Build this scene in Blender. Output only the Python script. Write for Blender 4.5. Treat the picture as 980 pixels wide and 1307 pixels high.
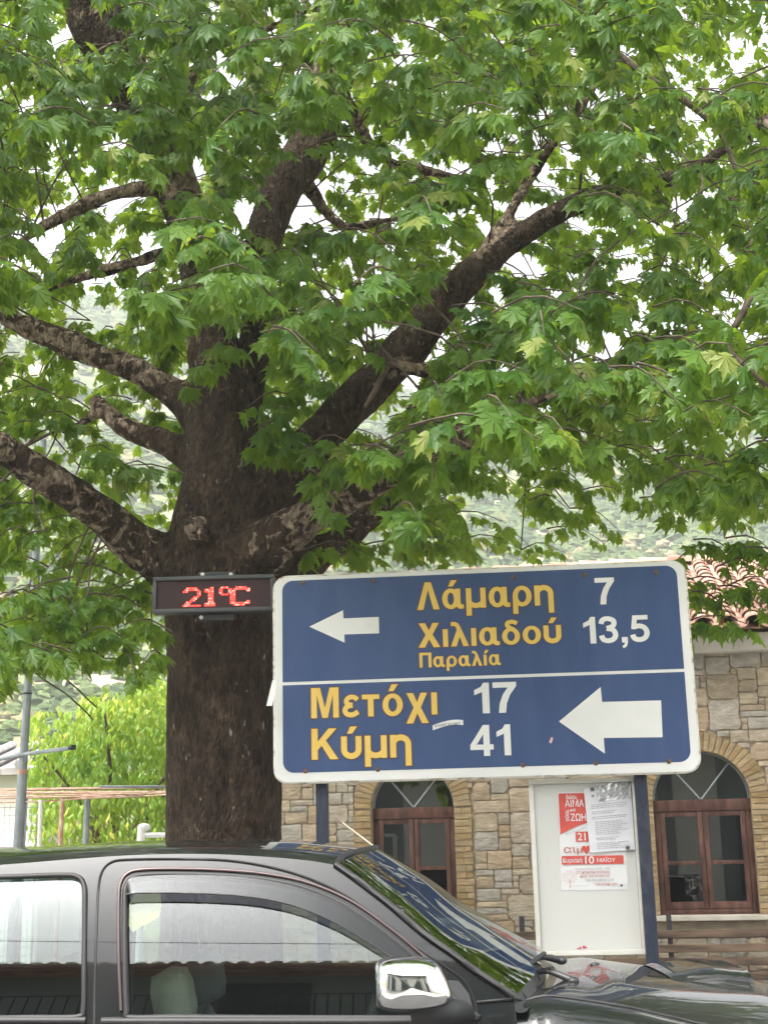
import bpy, bmesh, math, random
import numpy as np
from math import radians as R, sin, cos, tan, pi, atan2, sqrt
from mathutils import Vector as V, Matrix, noise, geometry
random.seed(7); rng = np.random.default_rng(11)
for o in list(bpy.data.objects): bpy.data.objects.remove(o)
SC = bpy.context.scene; COL = SC.collection

# ------------------------------------------------------------------ camera, sky, sun, exposure
F, CXP, CYP = 1700.0, 490.0, 653.5
H, PITCH, ROLL = 1.65, R(13.9), R(1.35)
EYE = V((0, 0, H))
_r, _u, FW = V((1, 0, 0)), V((0, -sin(PITCH), cos(PITCH))), V((0, cos(PITCH), sin(PITCH)))
CX = cos(ROLL) * _r - sin(ROLL) * _u
CY = sin(ROLL) * _r + cos(ROLL) * _u
cd = bpy.data.cameras.new('camera'); cam = bpy.data.objects.new('camera', cd); COL.objects.link(cam)
cam.matrix_world = Matrix.Translation(EYE) @ Matrix((CX, CY, -FW)).transposed().to_4x4()
cd.sensor_fit = 'VERTICAL'; cd.sensor_height = 36; cd.lens = 36 * F / 1307
cd.clip_start = 0.05; cd.clip_end = 4000
SC.camera = cam

SUN_EL, SUN_AZ = R(58), R(215)         # azimuth measured clockwise from +Y: behind the camera, to the left
w = bpy.data.worlds.new("World"); SC.world = w; w.use_nodes = True
nt = w.node_tree; nt.nodes.clear()
sky = nt.nodes.new('ShaderNodeTexSky'); sky.sky_type = 'NISHITA'; sky.sun_disc = False
sky.sun_elevation = SUN_EL; sky.sun_rotation = SUN_AZ
sky.dust_density = 6.0; sky.air_density = 1.0; sky.ozone_density = 1.0
hsv = nt.nodes.new('ShaderNodeHueSaturation'); hsv.inputs['Saturation'].default_value = 0.18   # thin white overcast
bg = nt.nodes.new('ShaderNodeBackground'); bg.inputs['Strength'].default_value = 0.15
wo = nt.nodes.new('ShaderNodeOutputWorld')
nt.links.new(sky.outputs[0], hsv.inputs['Color']); nt.links.new(hsv.outputs[0], bg.inputs[0]); nt.links.new(bg.outputs[0], wo.inputs[0])
sd = bpy.data.lights.new('sun', 'SUN'); sun = bpy.data.objects.new('sun', sd); COL.objects.link(sun)
sd.energy = 1.8; sd.angle = R(14); sd.color = (1.0, 0.95, 0.87)
sv = V((sin(SUN_AZ) * cos(SUN_EL), cos(SUN_AZ) * cos(SUN_EL), sin(SUN_EL)))
sun.rotation_euler = sv.to_track_quat('Z', 'Y').to_euler()
SC.view_settings.view_transform = 'Standard'; SC.view_settings.look = 'None'
SC.view_settings.exposure = 2.2; SC.view_settings.gamma = 1.0; SC.view_settings.use_curve_mapping = False
SC.cycles.max_bounces = 10; SC.cycles.transparent_max_bounces = 16
SC.cycles.use_denoising = True

# ------------------------------------------------------------------ helpers
def ray(px, py): return CX * ((px - CXP) / F) - CY * ((py - CYP) / F) + FW
def at(px, py, Y):
    d = ray(px, py); return EYE + d * (Y / d.y)
def at_plane(px, py, p0, n):
    d = ray(px, py); return EYE + d * ((p0 - EYE).dot(n) / d.dot(n))
def pix(p):
    q = V(p) - EYE; f = q.dot(FW); return CXP + F * q.dot(CX) / f, CYP - F * q.dot(CY) / f

def tag(o, label=None, cat=None, group=None, kind=None):
    if label: o['label'] = label
    if cat: o['category'] = cat
    if group: o['group'] = group
    if kind: o['kind'] = kind
    return o
def empty(name, loc=(0, 0, 0), label=None, cat=None, group=None):
    o = bpy.data.objects.new(name, None); COL.objects.link(o); o.location = loc
    o.empty_display_size = 0.2
    return tag(o, label, cat, group)
def copy_tree(o, parent=None):
    c = o.copy(); COL.objects.link(c)
    if parent: c.parent = parent
    for ch in list(o.children): copy_tree(ch, c)
    return c

class MB:
    """collects geometry; build() links it as ONE mesh object"""
    def __init__(s): s.v = []; s.f = []; s.a = []
    def add(s, vs, fs, a=0.5):
        o = len(s.v); s.v += [tuple(x) for x in vs]
        for f in fs: s.f.append(tuple(i + o for i in f)); s.a.append(a)
    def box(s, c, size, M=None, a=0.5, bev=0.0):
        x, y, z = size[0] / 2, size[1] / 2, size[2] / 2; c = V(c)
        if bev <= 0:
            vs = [V((i * x, j * y, k * z)) for i in (-1, 1) for j in (-1, 1) for k in (-1, 1)]
            fs = [(0, 1, 3, 2), (4, 6, 7, 5), (0, 4, 5, 1), (2, 3, 7, 6), (0, 2, 6, 4), (1, 5, 7, 3)]
        else:
            bm = bmesh.new(); bmesh.ops.create_cube(bm, size=1)
            bmesh.ops.scale(bm, vec=(2 * x, 2 * y, 2 * z), verts=bm.verts)
            bmesh.ops.bevel(bm, geom=bm.edges[:], offset=bev, segments=2, profile=0.6, affect='EDGES')
            bm.verts.index_update()
            vs = [v.co.copy() for v in bm.verts]; fs = [tuple(v.index for v in f.verts) for f in bm.faces]; bm.free()
        if M is not None: vs = [M @ v for v in vs]
        s.add([v + c for v in vs], fs, a)
    def tube(s, pts, rad, n=8, cap=True, a=0.5, closed=False):
        pts = [V(p) for p in pts]; m = len(pts)
        if not hasattr(rad, '__len__'): rad = [rad] * m
        vs = []; up = V((0, 0, 1)); prev = None
        for i, p in enumerate(pts):
            if closed: t = pts[(i + 1) % m] - pts[i - 1]
            else: t = pts[min(i + 1, m - 1)] - pts[max(i - 1, 0)]
            t = t.normalized() if t.length > 1e-9 else V((0, 0, 1))
            if prev is None: s1 = t.cross(up if abs(t.z) < 0.95 else V((1, 0, 0))).normalized()
            else:
                s1 = prev - t * prev.dot(t); s1 = s1.normalized() if s1.length > 1e-6 else t.orthogonal().normalized()
            prev = s1; s2 = t.cross(s1)
            for k in range(n):
                an = 2 * pi * k / n; vs.append(p + (s1 * cos(an) + s2 * sin(an)) * rad[i])
        fs = []
        for i in range(m if closed else m - 1):
            j = (i + 1) % m
            for k in range(n): fs.append((i * n + k, i * n + (k + 1) % n, j * n + (k + 1) % n, j * n + k))
        if cap and not closed: fs += [tuple(range(n - 1, -1, -1)), tuple((m - 1) * n + k for k in range(n))]
        s.add(vs, fs, a)
    def grid(s, rows, a=0.5, closed_u=False, flip=False):
        n = len(rows[0]); vs = [p for r in rows for p in r]; fs = []
        for i in range(len(rows) - 1):
            for k in range(n if closed_u else n - 1):
                q = (i * n + k, i * n + (k + 1) % n, (i + 1) * n + (k + 1) % n, (i + 1) * n + k)
                fs.append(q[::-1] if flip else q)
        s.add(vs, fs, a)
    def prism(s, poly, d, a=0.5, back=True):
        """poly: 3D loop, extruded by vector d"""
        n = len(poly); d = V(d); vs = [V(p) for p in poly] + [V(p) + d for p in poly]
        fs = [tuple(range(n, 2 * n))] + ([tuple(range(n - 1, -1, -1))] if back else [])
        fs += [(i, (i + 1) % n, n + (i + 1) % n, n + i) for i in range(n)]
        s.add(vs, fs, a)
    def ball(s, c, r, M=None, nu=12, nv=8, a=0.5):
        c = V(c); r = V(r) if hasattr(r, '__len__') else V((r, r, r)); vs = []; fs = []
        for i in range(nv + 1):
            th = pi * i / nv
            for k in range(nu):
                p = V((r.x * sin(th) * cos(2 * pi * k / nu), r.y * sin(th) * sin(2 * pi * k / nu), r.z * cos(th)))
                vs.append(c + (M @ p if M is not None else p))
        for i in range(nv):
            for k in range(nu): fs.append((i * nu + k, (i + 1) * nu + k, (i + 1) * nu + (k + 1) % nu, i * nu + (k + 1) % nu))
        s.add(vs, fs, a)
    def build(s, name, mat, parent=None, smooth=None, label=None, cat=None, group=None, kind=None):
        me = bpy.data.meshes.new(name)
        me.from_pydata(s.v, [], s.f); me.validate()
        at_ = me.attributes.new('rnd', 'FLOAT', 'FACE')
        if len(s.a) == len(me.polygons): at_.data.foreach_set('value', s.a)
        if smooth is not None:
            me.polygons.foreach_set('use_smooth', [True] * len(me.polygons)); me.set_sharp_from_angle(angle=R(smooth))
        me.materials.append(mat); me.update()
        o = bpy.data.objects.new(name, me); COL.objects.link(o)
        if parent is not None:
            o.parent = parent            # geometry is written in world coordinates; a part's own origin stays at the world's
            if parent.parent is None: o.matrix_parent_inverse = Matrix.Translation(-V(parent.location))
        return tag(o, label, cat, group, kind)

def resample(pts, n, closed=False):
    pts = [V(p) for p in pts] + ([V(pts[0])] if closed else [])
    L = [0]
    for i in range(1, len(pts)): L.append(L[-1] + (pts[i] - pts[i - 1]).length)
    out = []; j = 0; m = n if closed else n - 1
    for i in range(n):
        t = L[-1] * i / m
        while j < len(L) - 2 and L[j + 1] < t: j += 1
        f = (t - L[j]) / max(L[j + 1] - L[j], 1e-9); out.append(pts[j].lerp(pts[j + 1], min(max(f, 0), 1)))
    return out
def spline(pts, n, closed=False):
    """Catmull-Rom through points, n samples"""
    P = [V(p) for p in pts]; m = len(P); out = []; seg = m if closed else m - 1
    for i in range(n):
        t = i * seg / (n if closed else n - 1); k = min(int(t), seg - 1); f = t - k
        g = (lambda q: P[q % m]) if closed else (lambda q: P[min(max(q, 0), m - 1)])
        a, b, c, d = g(k - 1), g(k), g(k + 1), g(k + 2)
        out.append(0.5 * ((2 * b) + (c - a) * f + (2 * a - 5 * b + 4 * c - d) * f * f + (3 * b - a - 3 * c + d) * f ** 3))
    return out

# ------------------------------------------------------------------ materials
def newmat(name):
    m = bpy.data.materials.new(name); m.use_nodes = True; n = m.node_tree
    return m, n, n.nodes['Principled BSDF'], n.nodes['Material Output']
def mat(name, c, rough=0.5, metal=0.0, c2=None, scale=8.0, bump=0.0, bscale=None, detail=6, coat=0.0, spec=None, rnd=0.0, emit=None, stretch=None, lo=0.35, hi=0.65):
    m, n, b, out = newmat(name); N = n.nodes; Lk = n.links
    b.inputs['Roughness'].default_value = rough; b.inputs['Metallic'].default_value = metal
    b.inputs['Coat Weight'].default_value = coat; b.inputs['Coat Roughness'].default_value = 0.03
    if spec is not None: b.inputs['Specular IOR Level'].default_value = spec
    b.inputs['Base Color'].default_value = (*c, 1); src = None
    tc = N.new('ShaderNodeTexCoord'); mp = N.new('ShaderNodeMapping'); Lk.new(tc.outputs['Object'], mp.inputs[0])
    if stretch: mp.inputs['Scale'].default_value = stretch
    if c2 is not None:
        nz = N.new('ShaderNodeTexNoise'); nz.inputs['Scale'].default_value = scale; nz.inputs['Detail'].default_value = detail
        Lk.new(mp.outputs[0], nz.inputs['Vector'])
        rp = N.new('ShaderNodeValToRGB'); rp.color_ramp.elements[0].position = lo; rp.color_ramp.elements[1].position = hi
        rp.color_ramp.elements[0].color = (*c, 1); rp.color_ramp.elements[1].color = (*c2, 1)
        Lk.new(nz.outputs['Fac'], rp.inputs[0]); src = rp.outputs[0]
    if rnd:
        a = N.new('ShaderNodeAttribute'); a.attribute_name = 'rnd'
        mr = N.new('ShaderNodeMapRange'); mr.inputs[3].default_value = 1 - rnd; mr.inputs[4].default_value = 1 + rnd
        Lk.new(a.outputs['Fac'], mr.inputs[0])
        hs = N.new('ShaderNodeHueSaturation')
        if src: Lk.new(src, hs.inputs['Color'])
        else: hs.inputs['Color'].default_value = (*c, 1)
        Lk.new(mr.outputs[0], hs.inputs['Value']); src = hs.outputs[0]
    if src: Lk.new(src, b.inputs['Base Color'])
    if bump:
        nb = N.new('ShaderNodeTexNoise'); nb.inputs['Scale'].default_value = bscale or scale * 3; nb.inputs['Detail'].default_value = 8
        Lk.new(mp.outputs[0], nb.inputs['Vector'])
        bp = N.new('ShaderNodeBump'); bp.inputs['Strength'].default_value = bump; bp.inputs['Distance'].default_value = 0.02
        Lk.new(nb.outputs['Fac'], bp.inputs['Height']); Lk.new(bp.outputs[0], b.inputs['Normal'])
    if emit: b.inputs['Emission Color'].default_value = (*emit[0], 1); b.inputs['Emission Strength'].default_value = emit[1]
    return m

def leaf_mat(name, dark, light, trans, tfac=0.4, rough=0.45):
    m, n, b, out = newmat(name); N = n.nodes; Lk = n.links
    a = N.new('ShaderNodeAttribute'); a.attribute_name = 'rnd'
    rp = N.new('ShaderNodeValToRGB'); e = rp.color_ramp.elements
    e[0].position = 0.0; e[0].color = (*dark, 1); e[1].position = 0.9; e[1].color = (*light, 1)
    x = rp.color_ramp.elements.new(0.985); x.color = (light[0] * 2.2, light[1] * 1.35, light[2] * 2.2, 1)
    Lk.new(a.outputs['Fac'], rp.inputs[0]); Lk.new(rp.outputs[0], b.inputs['Base Color'])
    b.inputs['Roughness'].default_value = rough; b.inputs['Specular IOR Level'].default_value = 0.35
    tr = N.new('ShaderNodeBsdfTranslucent'); mx = N.new('ShaderNodeMixShader'); mx.inputs[0].default_value = tfac
    m2 = N.new('ShaderNodeMix'); m2.data_type = 'RGBA'; m2.inputs[0].default_value = 0.75
    Lk.new(rp.outputs[0], m2.inputs[6]); m2.inputs[7].default_value = (*trans, 1); Lk.new(m2.outputs[2], tr.inputs[0])
    Lk.new(b.outputs[0], mx.inputs[1]); Lk.new(tr.outputs[0], mx.inputs[2]); Lk.new(mx.outputs[0], out.inputs[0])
    return m

def glass_mat(name, tint, refl, rough=0.0, ior=1.5, top=1.0):
    """sheet glass: tinted see-through plus mirror reflection that grows towards grazing"""
    m, n, b, out = newmat(name); N = n.nodes; Lk = n.links; N.remove(b)
    t = N.new('ShaderNodeBsdfTransparent'); t.inputs[0].default_value = (*tint, 1)
    g = N.new('ShaderNodeBsdfGlossy'); g.inputs['Roughness'].default_value = rough; g.inputs[0].default_value = (0.97, 1, 1, 1)
    lw = N.new('ShaderNodeFresnel'); lw.inputs['IOR'].default_value = ior
    mr = N.new('ShaderNodeMapRange'); mr.inputs[1].default_value = 0.04; mr.inputs[2].default_value = 1.0
    mr.inputs[3].default_value = refl; mr.inputs[4].default_value = top
    Lk.new(lw.outputs[0], mr.inputs[0]); mx = N.new('ShaderNodeMixShader')
    Lk.new(mr.outputs[0], mx.inputs[0]); Lk.new(t.outputs[0], mx.inputs[1]); Lk.new(g.outputs[0], mx.inputs[2])
    Lk.new(mx.outputs[0], out.inputs[0])
    return m

def bark_mat(name, patchy):
    m, n, b, out = newmat(name); N = n.nodes; Lk = n.links
    tc = N.new('ShaderNodeTexCoord'); mp = N.new('ShaderNodeMapping'); Lk.new(tc.outputs['Object'], mp.inputs[0])
    mp.inputs['Scale'].default_value = (1, 1, 0.42)
    nz = N.new('ShaderNodeTexNoise'); nz.inputs['Scale'].default_value = 9; nz.inputs['Detail'].default_value = 9; nz.inputs['Roughness'].default_value = 0.65
    Lk.new(mp.outputs[0], nz.inputs['Vector'])
    rp = N.new('ShaderNodeValToRGB'); e = rp.color_ramp.elements
    e[0].position = 0.3; e[0].color = (0.018, 0.012, 0.009, 1); e[1].position = 0.72; e[1].color = (0.085, 0.060, 0.044, 1)
    Lk.new(nz.outputs['Fac'], rp.inputs[0])
    # flaking patches: pale skin where old plates have come off, more of them on the limbs (z above the fork)
    tc2 = N.new('ShaderNodeMapping'); Lk.new(tc.outputs['Object'], tc2.inputs[0]); tc2.inputs['Scale'].default_value = (1, 1, 1.0)
    n2 = N.new('ShaderNodeTexNoise'); n2.inputs['Scale'].default_value = 11; n2.inputs['Detail'].default_value = 4; n2.inputs['Distortion'].default_value = 1.0
    Lk.new(tc2.outputs[0], n2.inputs['Vector'])
    at_ = N.new('ShaderNodeAttribute'); at_.attribute_name = 'patch'
    md = N.new('ShaderNodeMath'); md.operation = 'MULTIPLY_ADD'; md.inputs[1].default_value = 0.30; Lk.new(at_.outputs['Fac'], md.inputs[0]); Lk.new(n2.outputs['Fac'], md.inputs[2])
    r2 = N.new('ShaderNodeValToRGB'); r2.color_ramp.elements[0].position = 0.70; r2.color_ramp.elements[1].position = 0.75
    Lk.new(md.outputs[0], r2.inputs[0])
    n3 = N.new('ShaderNodeTexNoise'); n3.inputs['Scale'].default_value = 22; n3.inputs['Detail'].default_value = 5; Lk.new(tc.outputs['Object'], n3.inputs['Vector'])
    r3 = N.new('ShaderNodeValToRGB'); r3.color_ramp.elements[0].color = (0.115, 0.078, 0.06, 1); r3.color_ramp.elements[1].color = (0.30, 0.235, 0.185, 1)
    r3.color_ramp.elements[0].position = 0.35; r3.color_ramp.elements[1].position = 0.65
    Lk.new(n3.outputs['Fac'], r3.inputs[0])
    mx = N.new('ShaderNodeMix'); mx.data_type = 'RGBA'; Lk.new(r2.outputs[0], mx.inputs[0]); Lk.new(rp.outputs[0], mx.inputs[6]); Lk.new(r3.outputs[0], mx.inputs[7])
    # pale lichen specks
    vz = N.new('ShaderNodeTexNoise'); vz.inputs['Scale'].default_value = 17; vz.inputs['Detail'].default_value = 10; vz.inputs['Roughness'].default_value = 0.7; Lk.new(mp.outputs[0], vz.inputs['Vector'])
    r4 = N.new('ShaderNodeValToRGB'); r4.color_ramp.elements[0].position = 0.63; r4.color_ramp.elements[1].position = 0.66; Lk.new(vz.outputs['Fac'], r4.inputs[0])
    m4 = N.new('ShaderNodeMix'); m4.data_type = 'RGBA'; Lk.new(r4.outputs[0], m4.inputs[0]); Lk.new(mx.outputs[2], m4.inputs[6]); m4.inputs[7].default_value = (0.24, 0.23, 0.19, 1)
    Lk.new(m4.outputs[2], b.inputs['Base Color']); b.inputs['Roughness'].default_value = 0.9; b.inputs['Specular IOR Level'].default_value = 0.2
    pv = N.new('ShaderNodeTexVoronoi'); pv.inputs['Scale'].default_value = 52; Lk.new(mp.outputs[0], pv.inputs['Vector'])
    sx = N.new('ShaderNodeSeparateColor'); Lk.new(pv.outputs['Color'], sx.inputs[0]); pr = N.new('ShaderNodeMapRange'); pr.inputs[3].default_value = .68; pr.inputs[4].default_value = 1.5; Lk.new(sx.outputs[0], pr.inputs[0])
    ph_ = N.new('ShaderNodeHueSaturation'); Lk.new(m4.outputs[2], ph_.inputs['Color']); Lk.new(pr.outputs[0], ph_.inputs['Value']); Lk.new(ph_.outputs[0], b.inputs['Base Color'])
    vo = N.new('ShaderNodeTexVoronoi'); vo.feature = 'DISTANCE_TO_EDGE'; vo.inputs['Scale'].default_value = 42; Lk.new(mp.outputs[0], vo.inputs['Vector'])
    ad = N.new('ShaderNodeMath'); ad.operation = 'ADD'; Lk.new(nz.outputs['Fac'], ad.inputs[0]); Lk.new(vo.outputs['Distance'], ad.inputs[1])
    bp = N.new('ShaderNodeBump'); bp.inputs['Strength'].default_value = 1.0; bp.inputs['Distance'].default_value = 0.035
    Lk.new(ad.outputs[0], bp.inputs['Height']); Lk.new(bp.outputs[0], b.inputs['Normal'])
    return m

M = {}
M['asphalt'] = mat('asphalt', (0.05, 0.05, 0.05), 0.9, c2=(0.075, 0.073, 0.07), scale=3, bump=0.4, bscale=120)
M['paving'] = mat('paving', (0.34, 0.32, 0.29), 0.85, c2=(0.42, 0.40, 0.36), scale=2, bump=0.3, bscale=60)
M['earth'] = mat('earth', (0.16, 0.13, 0.08), 0.95, c2=(0.12, 0.15, 0.05), scale=0.7, bump=0.5, bscale=20)
M['bark'] = bark_mat('bark', 1)
M['twig'] = mat('twig_bark', (0.05, 0.035, 0.025), 0.9, c2=(0.15, 0.11, 0.085), scale=14, bump=0.3)
M['leaf'] = leaf_mat('plane_leaf', (0.033, 0.105, 0.017), (0.105, 0.205, 0.029), (0.42, 0.59, 0.03), 0.47)
M['leaf_young'] = leaf_mat('young_leaf', (0.06, 0.15, 0.022), (0.28, 0.41, 0.06), (0.48, 0.64, 0.06), 0.42)
M['sign_blue'] = mat('sign_blue', (0.045, 0.083, 0.205), 0.36, c2=(0.057, 0.097, 0.222), scale=9, spec=0.4, bump=0.05, bscale=3.5, stretch=(1, 1, .22))
M['sign_white'] = mat('sign_white', (0.77, 0.77, 0.76), 0.45, c2=(0.81, 0.81, 0.81), scale=5)
M['sign_rim'] = mat('sign_rim', (0.36, 0.30, 0.23), 0.6, c2=(0.68, 0.66, 0.62), scale=14, lo=0.36, hi=0.50, stretch=(1, 1, 2))
M['sign_yellow'] = mat('sign_yellow', (0.78, 0.53, 0.12), 0.45, c2=(0.80, 0.56, 0.14), scale=4)
M['sign_edge'] = mat('sign_letter_edge', (0.16, 0.055, 0.03), 0.5)
M['bolt'] = mat('rusty_bolt', (0.09, 0.05, 0.035), 0.7, c2=(0.2, 0.12, 0.08), scale=60)
M['post_blue'] = mat('post_blue', (0.014, 0.022, 0.048), 0.6, c2=(0.05, 0.056, 0.075), scale=22, bump=0.3, stretch=(1, 1, 0.5), lo=0.45, hi=0.8)
M['housing'] = mat('led_housing', (0.035, 0.037, 0.042), 0.5)
M['screw'] = mat('screw', (0.75, 0.75, 0.72), 0.3)
M['board_white'] = mat('board_white', (0.70, 0.70, 0.68), 0.4, c2=(0.66, 0.66, 0.63), scale=3)
M['board_frame'] = mat('board_frame', (0.78, 0.77, 0.73), 0.4, c2=(0.70, 0.67, 0.60), scale=6)
M['paper'] = mat('paper', (0.82, 0.82, 0.83), 0.6, c2=(0.78, 0.78, 0.80), scale=7, bump=0.1, bscale=14)
M['paper2'] = mat('letter_paper', (0.72, 0.72, 0.77), 0.5, c2=(0.78, 0.78, 0.82), scale=9, bump=0.2, bscale=10)
M['red'] = mat('poster_red', (0.62, 0.08, 0.065), 0.5, c2=(0.68, 0.11, 0.085), scale=12)
M['ink'] = mat('ink', (0.10, 0.09, 0.10), 0.7)
M['ink_soft'] = mat('ink_soft', (0.38, 0.38, 0.42), 0.7)
M['ink_red'] = mat('ink_red', (0.52, 0.16, 0.13), 0.7)
M['magnet'] = mat('magnet', (0.10, 0.12, 0.13), 0.4)
M['stone'] = None
M['wood'] = mat('window_wood', (0.046, 0.014, 0.010), 0.5, c2=(0.14, 0.064, 0.044), scale=16, stretch=(1, 1, 0.25), bump=0.2, lo=0.4, hi=0.75)
M['bench_wood'] = mat('bench_wood', (0.035, 0.020, 0.012), 0.7, c2=(0.15, 0.095, 0.06), scale=9, stretch=(0.15, 1, 1.5), bump=0.3)
M['iron'] = mat('dark_iron', (0.03, 0.03, 0.032), 0.5)
M['pane'] = glass_mat('window_glass', (0.28, 0.32, 0.32), 0.11)
M['tile'] = mat('roof_tile', (0.32, 0.155, 0.108), 0.85, c2=(0.50, 0.345, 0.27), scale=5, rnd=0.35, bump=0.25, bscale=40)
M['fascia'] = mat('fascia_render', (0.42, 0.40, 0.36), 0.85, c2=(0.52, 0.50, 0.46), scale=2.5, bump=0.15, bscale=30)
M['sillstone'] = mat('sill_stone', (0.42, 0.38, 0.32), 0.7, c2=(0.52, 0.48, 0.42), scale=6)
M['mortar'] = mat('mortar', (0.31, 0.25, 0.18), 0.95, c2=(0.41, 0.34, 0.25), scale=9, bump=0.4, bscale=60)
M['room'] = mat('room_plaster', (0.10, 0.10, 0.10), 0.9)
M['galv'] = mat('galvanised', (0.17, 0.195, 0.21), 0.5, 0.3, c2=(0.25, 0.28, 0.30), scale=7)
M['rust'] = mat('rusty_pipe', (0.36, 0.20, 0.14), 0.85, c2=(0.52, 0.38, 0.30), scale=12, rnd=0.3)
M['whitewash'] = mat('whitewash', (0.72, 0.71, 0.68), 0.85, c2=(0.64, 0.62, 0.58), scale=1.5)
M['cable'] = mat('cable', (0.025, 0.025, 0.025), 0.6)
M['slate'] = mat('slate_roof', (0.23, 0.22, 0.22), 0.8, c2=(0.33, 0.31, 0.30), scale=4)
M['paint'] = mat('car_paint', (0.007, 0.0085, 0.009), 0.34, 0.0, coat=0.9, c2=(0.016, 0.016, 0.015), scale=2.2, lo=.45, hi=.8, spec=.12)
M['rubber'] = mat('black_rubber', (0.012, 0.012, 0.013), 0.55)
M['plastic'] = mat('black_plastic', (0.022, 0.023, 0.025), 0.5, bump=0.05, bscale=200)
M['trim'] = mat('trim_moulding', (0.10, 0.075, 0.075), 0.3, 0.6)
M['chrome'] = mat('chrome', (0.86, 0.86, 0.87), 0.04, 1.0)
M['carglass'] = glass_mat('car_glass', (0.60, 0.70, 0.68), 0.105)
M['carglass_rear'] = glass_mat('rear_car_glass', (0.42, 0.50, 0.49), 0.105)
M['windscreen'] = glass_mat('windscreen_glass', (0.50, 0.58, 0.56), 0.03, 0.02, 1.3, 0.5)
M['visor'] = glass_mat('smoked_acrylic', (0.13, 0.13, 0.15), 0.035)
M['seat'] = mat('seat_fabric', (0.17, 0.185, 0.185), 0.9, bump=0.2, bscale=300)
M['cream'] = mat('cream_cover', (0.60, 0.56, 0.42), 0.85, c2=(0.52, 0.49, 0.37), scale=12, bump=0.2)
M['interior'] = mat('interior_trim', (0.035, 0.038, 0.04), 0.7)
M['yellowpaper'] = mat('yellow_paper', (0.80, 0.76, 0.52), 0.7, c2=(0.85, 0.80, 0.28), scale=6)
M['clear'] = glass_mat('clear_sleeve', (0.93, 0.93, 0.93), 0.25, 0.12)
M['rim'] = mat('alloy', (0.5, 0.5, 0.52), 0.3, 0.9)
M['pinkwall'] = mat('pink_render', (0.50, 0.33, 0.25), 0.9, c2=(0.56, 0.39, 0.30), scale=1.2)
M['shutter'] = mat('green_shutter', (0.05, 0.07, 0.065), 0.6)

def stone_mat(name, stops, bump):
    m, n, b, out = newmat(name); N = n.nodes; Lk = n.links
    a = N.new('ShaderNodeAttribute'); a.attribute_name = 'rnd'
    rp = N.new('ShaderNodeValToRGB'); cr = rp.color_ramp
    cr.elements[0].position = 0; cr.elements[0].color = (*stops[0], 1); cr.elements[1].position = 1; cr.elements[1].color = (*stops[-1], 1)
    for i, s in enumerate(stops[1:-1]): e = cr.elements.new((i + 1) / (len(stops) - 1)); e.color = (*s, 1)
    Lk.new(a.outputs['Fac'], rp.inputs[0])
    tc = N.new('ShaderNodeTexCoord'); nz = N.new('ShaderNodeTexNoise'); nz.inputs['Scale'].default_value = 7; nz.inputs['Detail'].default_value = 9; nz.inputs['Roughness'].default_value = 0.65
    mp = N.new('ShaderNodeMapping'); mp.inputs['Scale'].default_value = (1, 1, 2.2); Lk.new(tc.outputs['Object'], mp.inputs[0]); Lk.new(mp.outputs[0], nz.inputs['Vector'])
    mr = N.new('ShaderNodeMapRange'); mr.inputs[1].default_value = 0.25; mr.inputs[2].default_value = 0.75; mr.inputs[3].default_value = 0.62; mr.inputs[4].default_value = 1.35
    Lk.new(nz.outputs['Fac'], mr.inputs[0]); hs = N.new('ShaderNodeHueSaturation'); Lk.new(rp.outputs[0], hs.inputs['Color']); Lk.new(mr.outputs[0], hs.inputs['Value'])
    Lk.new(hs.outputs[0], b.inputs['Base Color']); b.inputs['Roughness'].default_value = 0.92; b.inputs['Specular IOR Level'].default_value = 0.2
    bp = N.new('ShaderNodeBump'); bp.inputs['Strength'].default_value = bump; bp.inputs['Distance'].default_value = 0.03
    n2 = N.new('ShaderNodeTexNoise'); n2.inputs['Scale'].default_value = 16; n2.inputs['Detail'].default_value = 8; Lk.new(mp.outputs[0], n2.inputs['Vector'])
    Lk.new(n2.outputs['Fac'], bp.inputs['Height']); Lk.new(bp.outputs[0], b.inputs['Normal'])
    return m
M['stone'] = stone_mat('field_stone', [(0.32, 0.24, 0.155), (0.29, 0.245, 0.19), (0.37, 0.30, 0.215), (0.28, 0.26, 0.225), (0.34, 0.31, 0.275), (0.35, 0.27, 0.185)], 0.55)
M['brick'] = stone_mat('thin_brick', [(0.24, 0.165, 0.085), (0.29, 0.21, 0.115), (0.33, 0.25, 0.15), (0.26, 0.20, 0.12)], 0.3)

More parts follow.
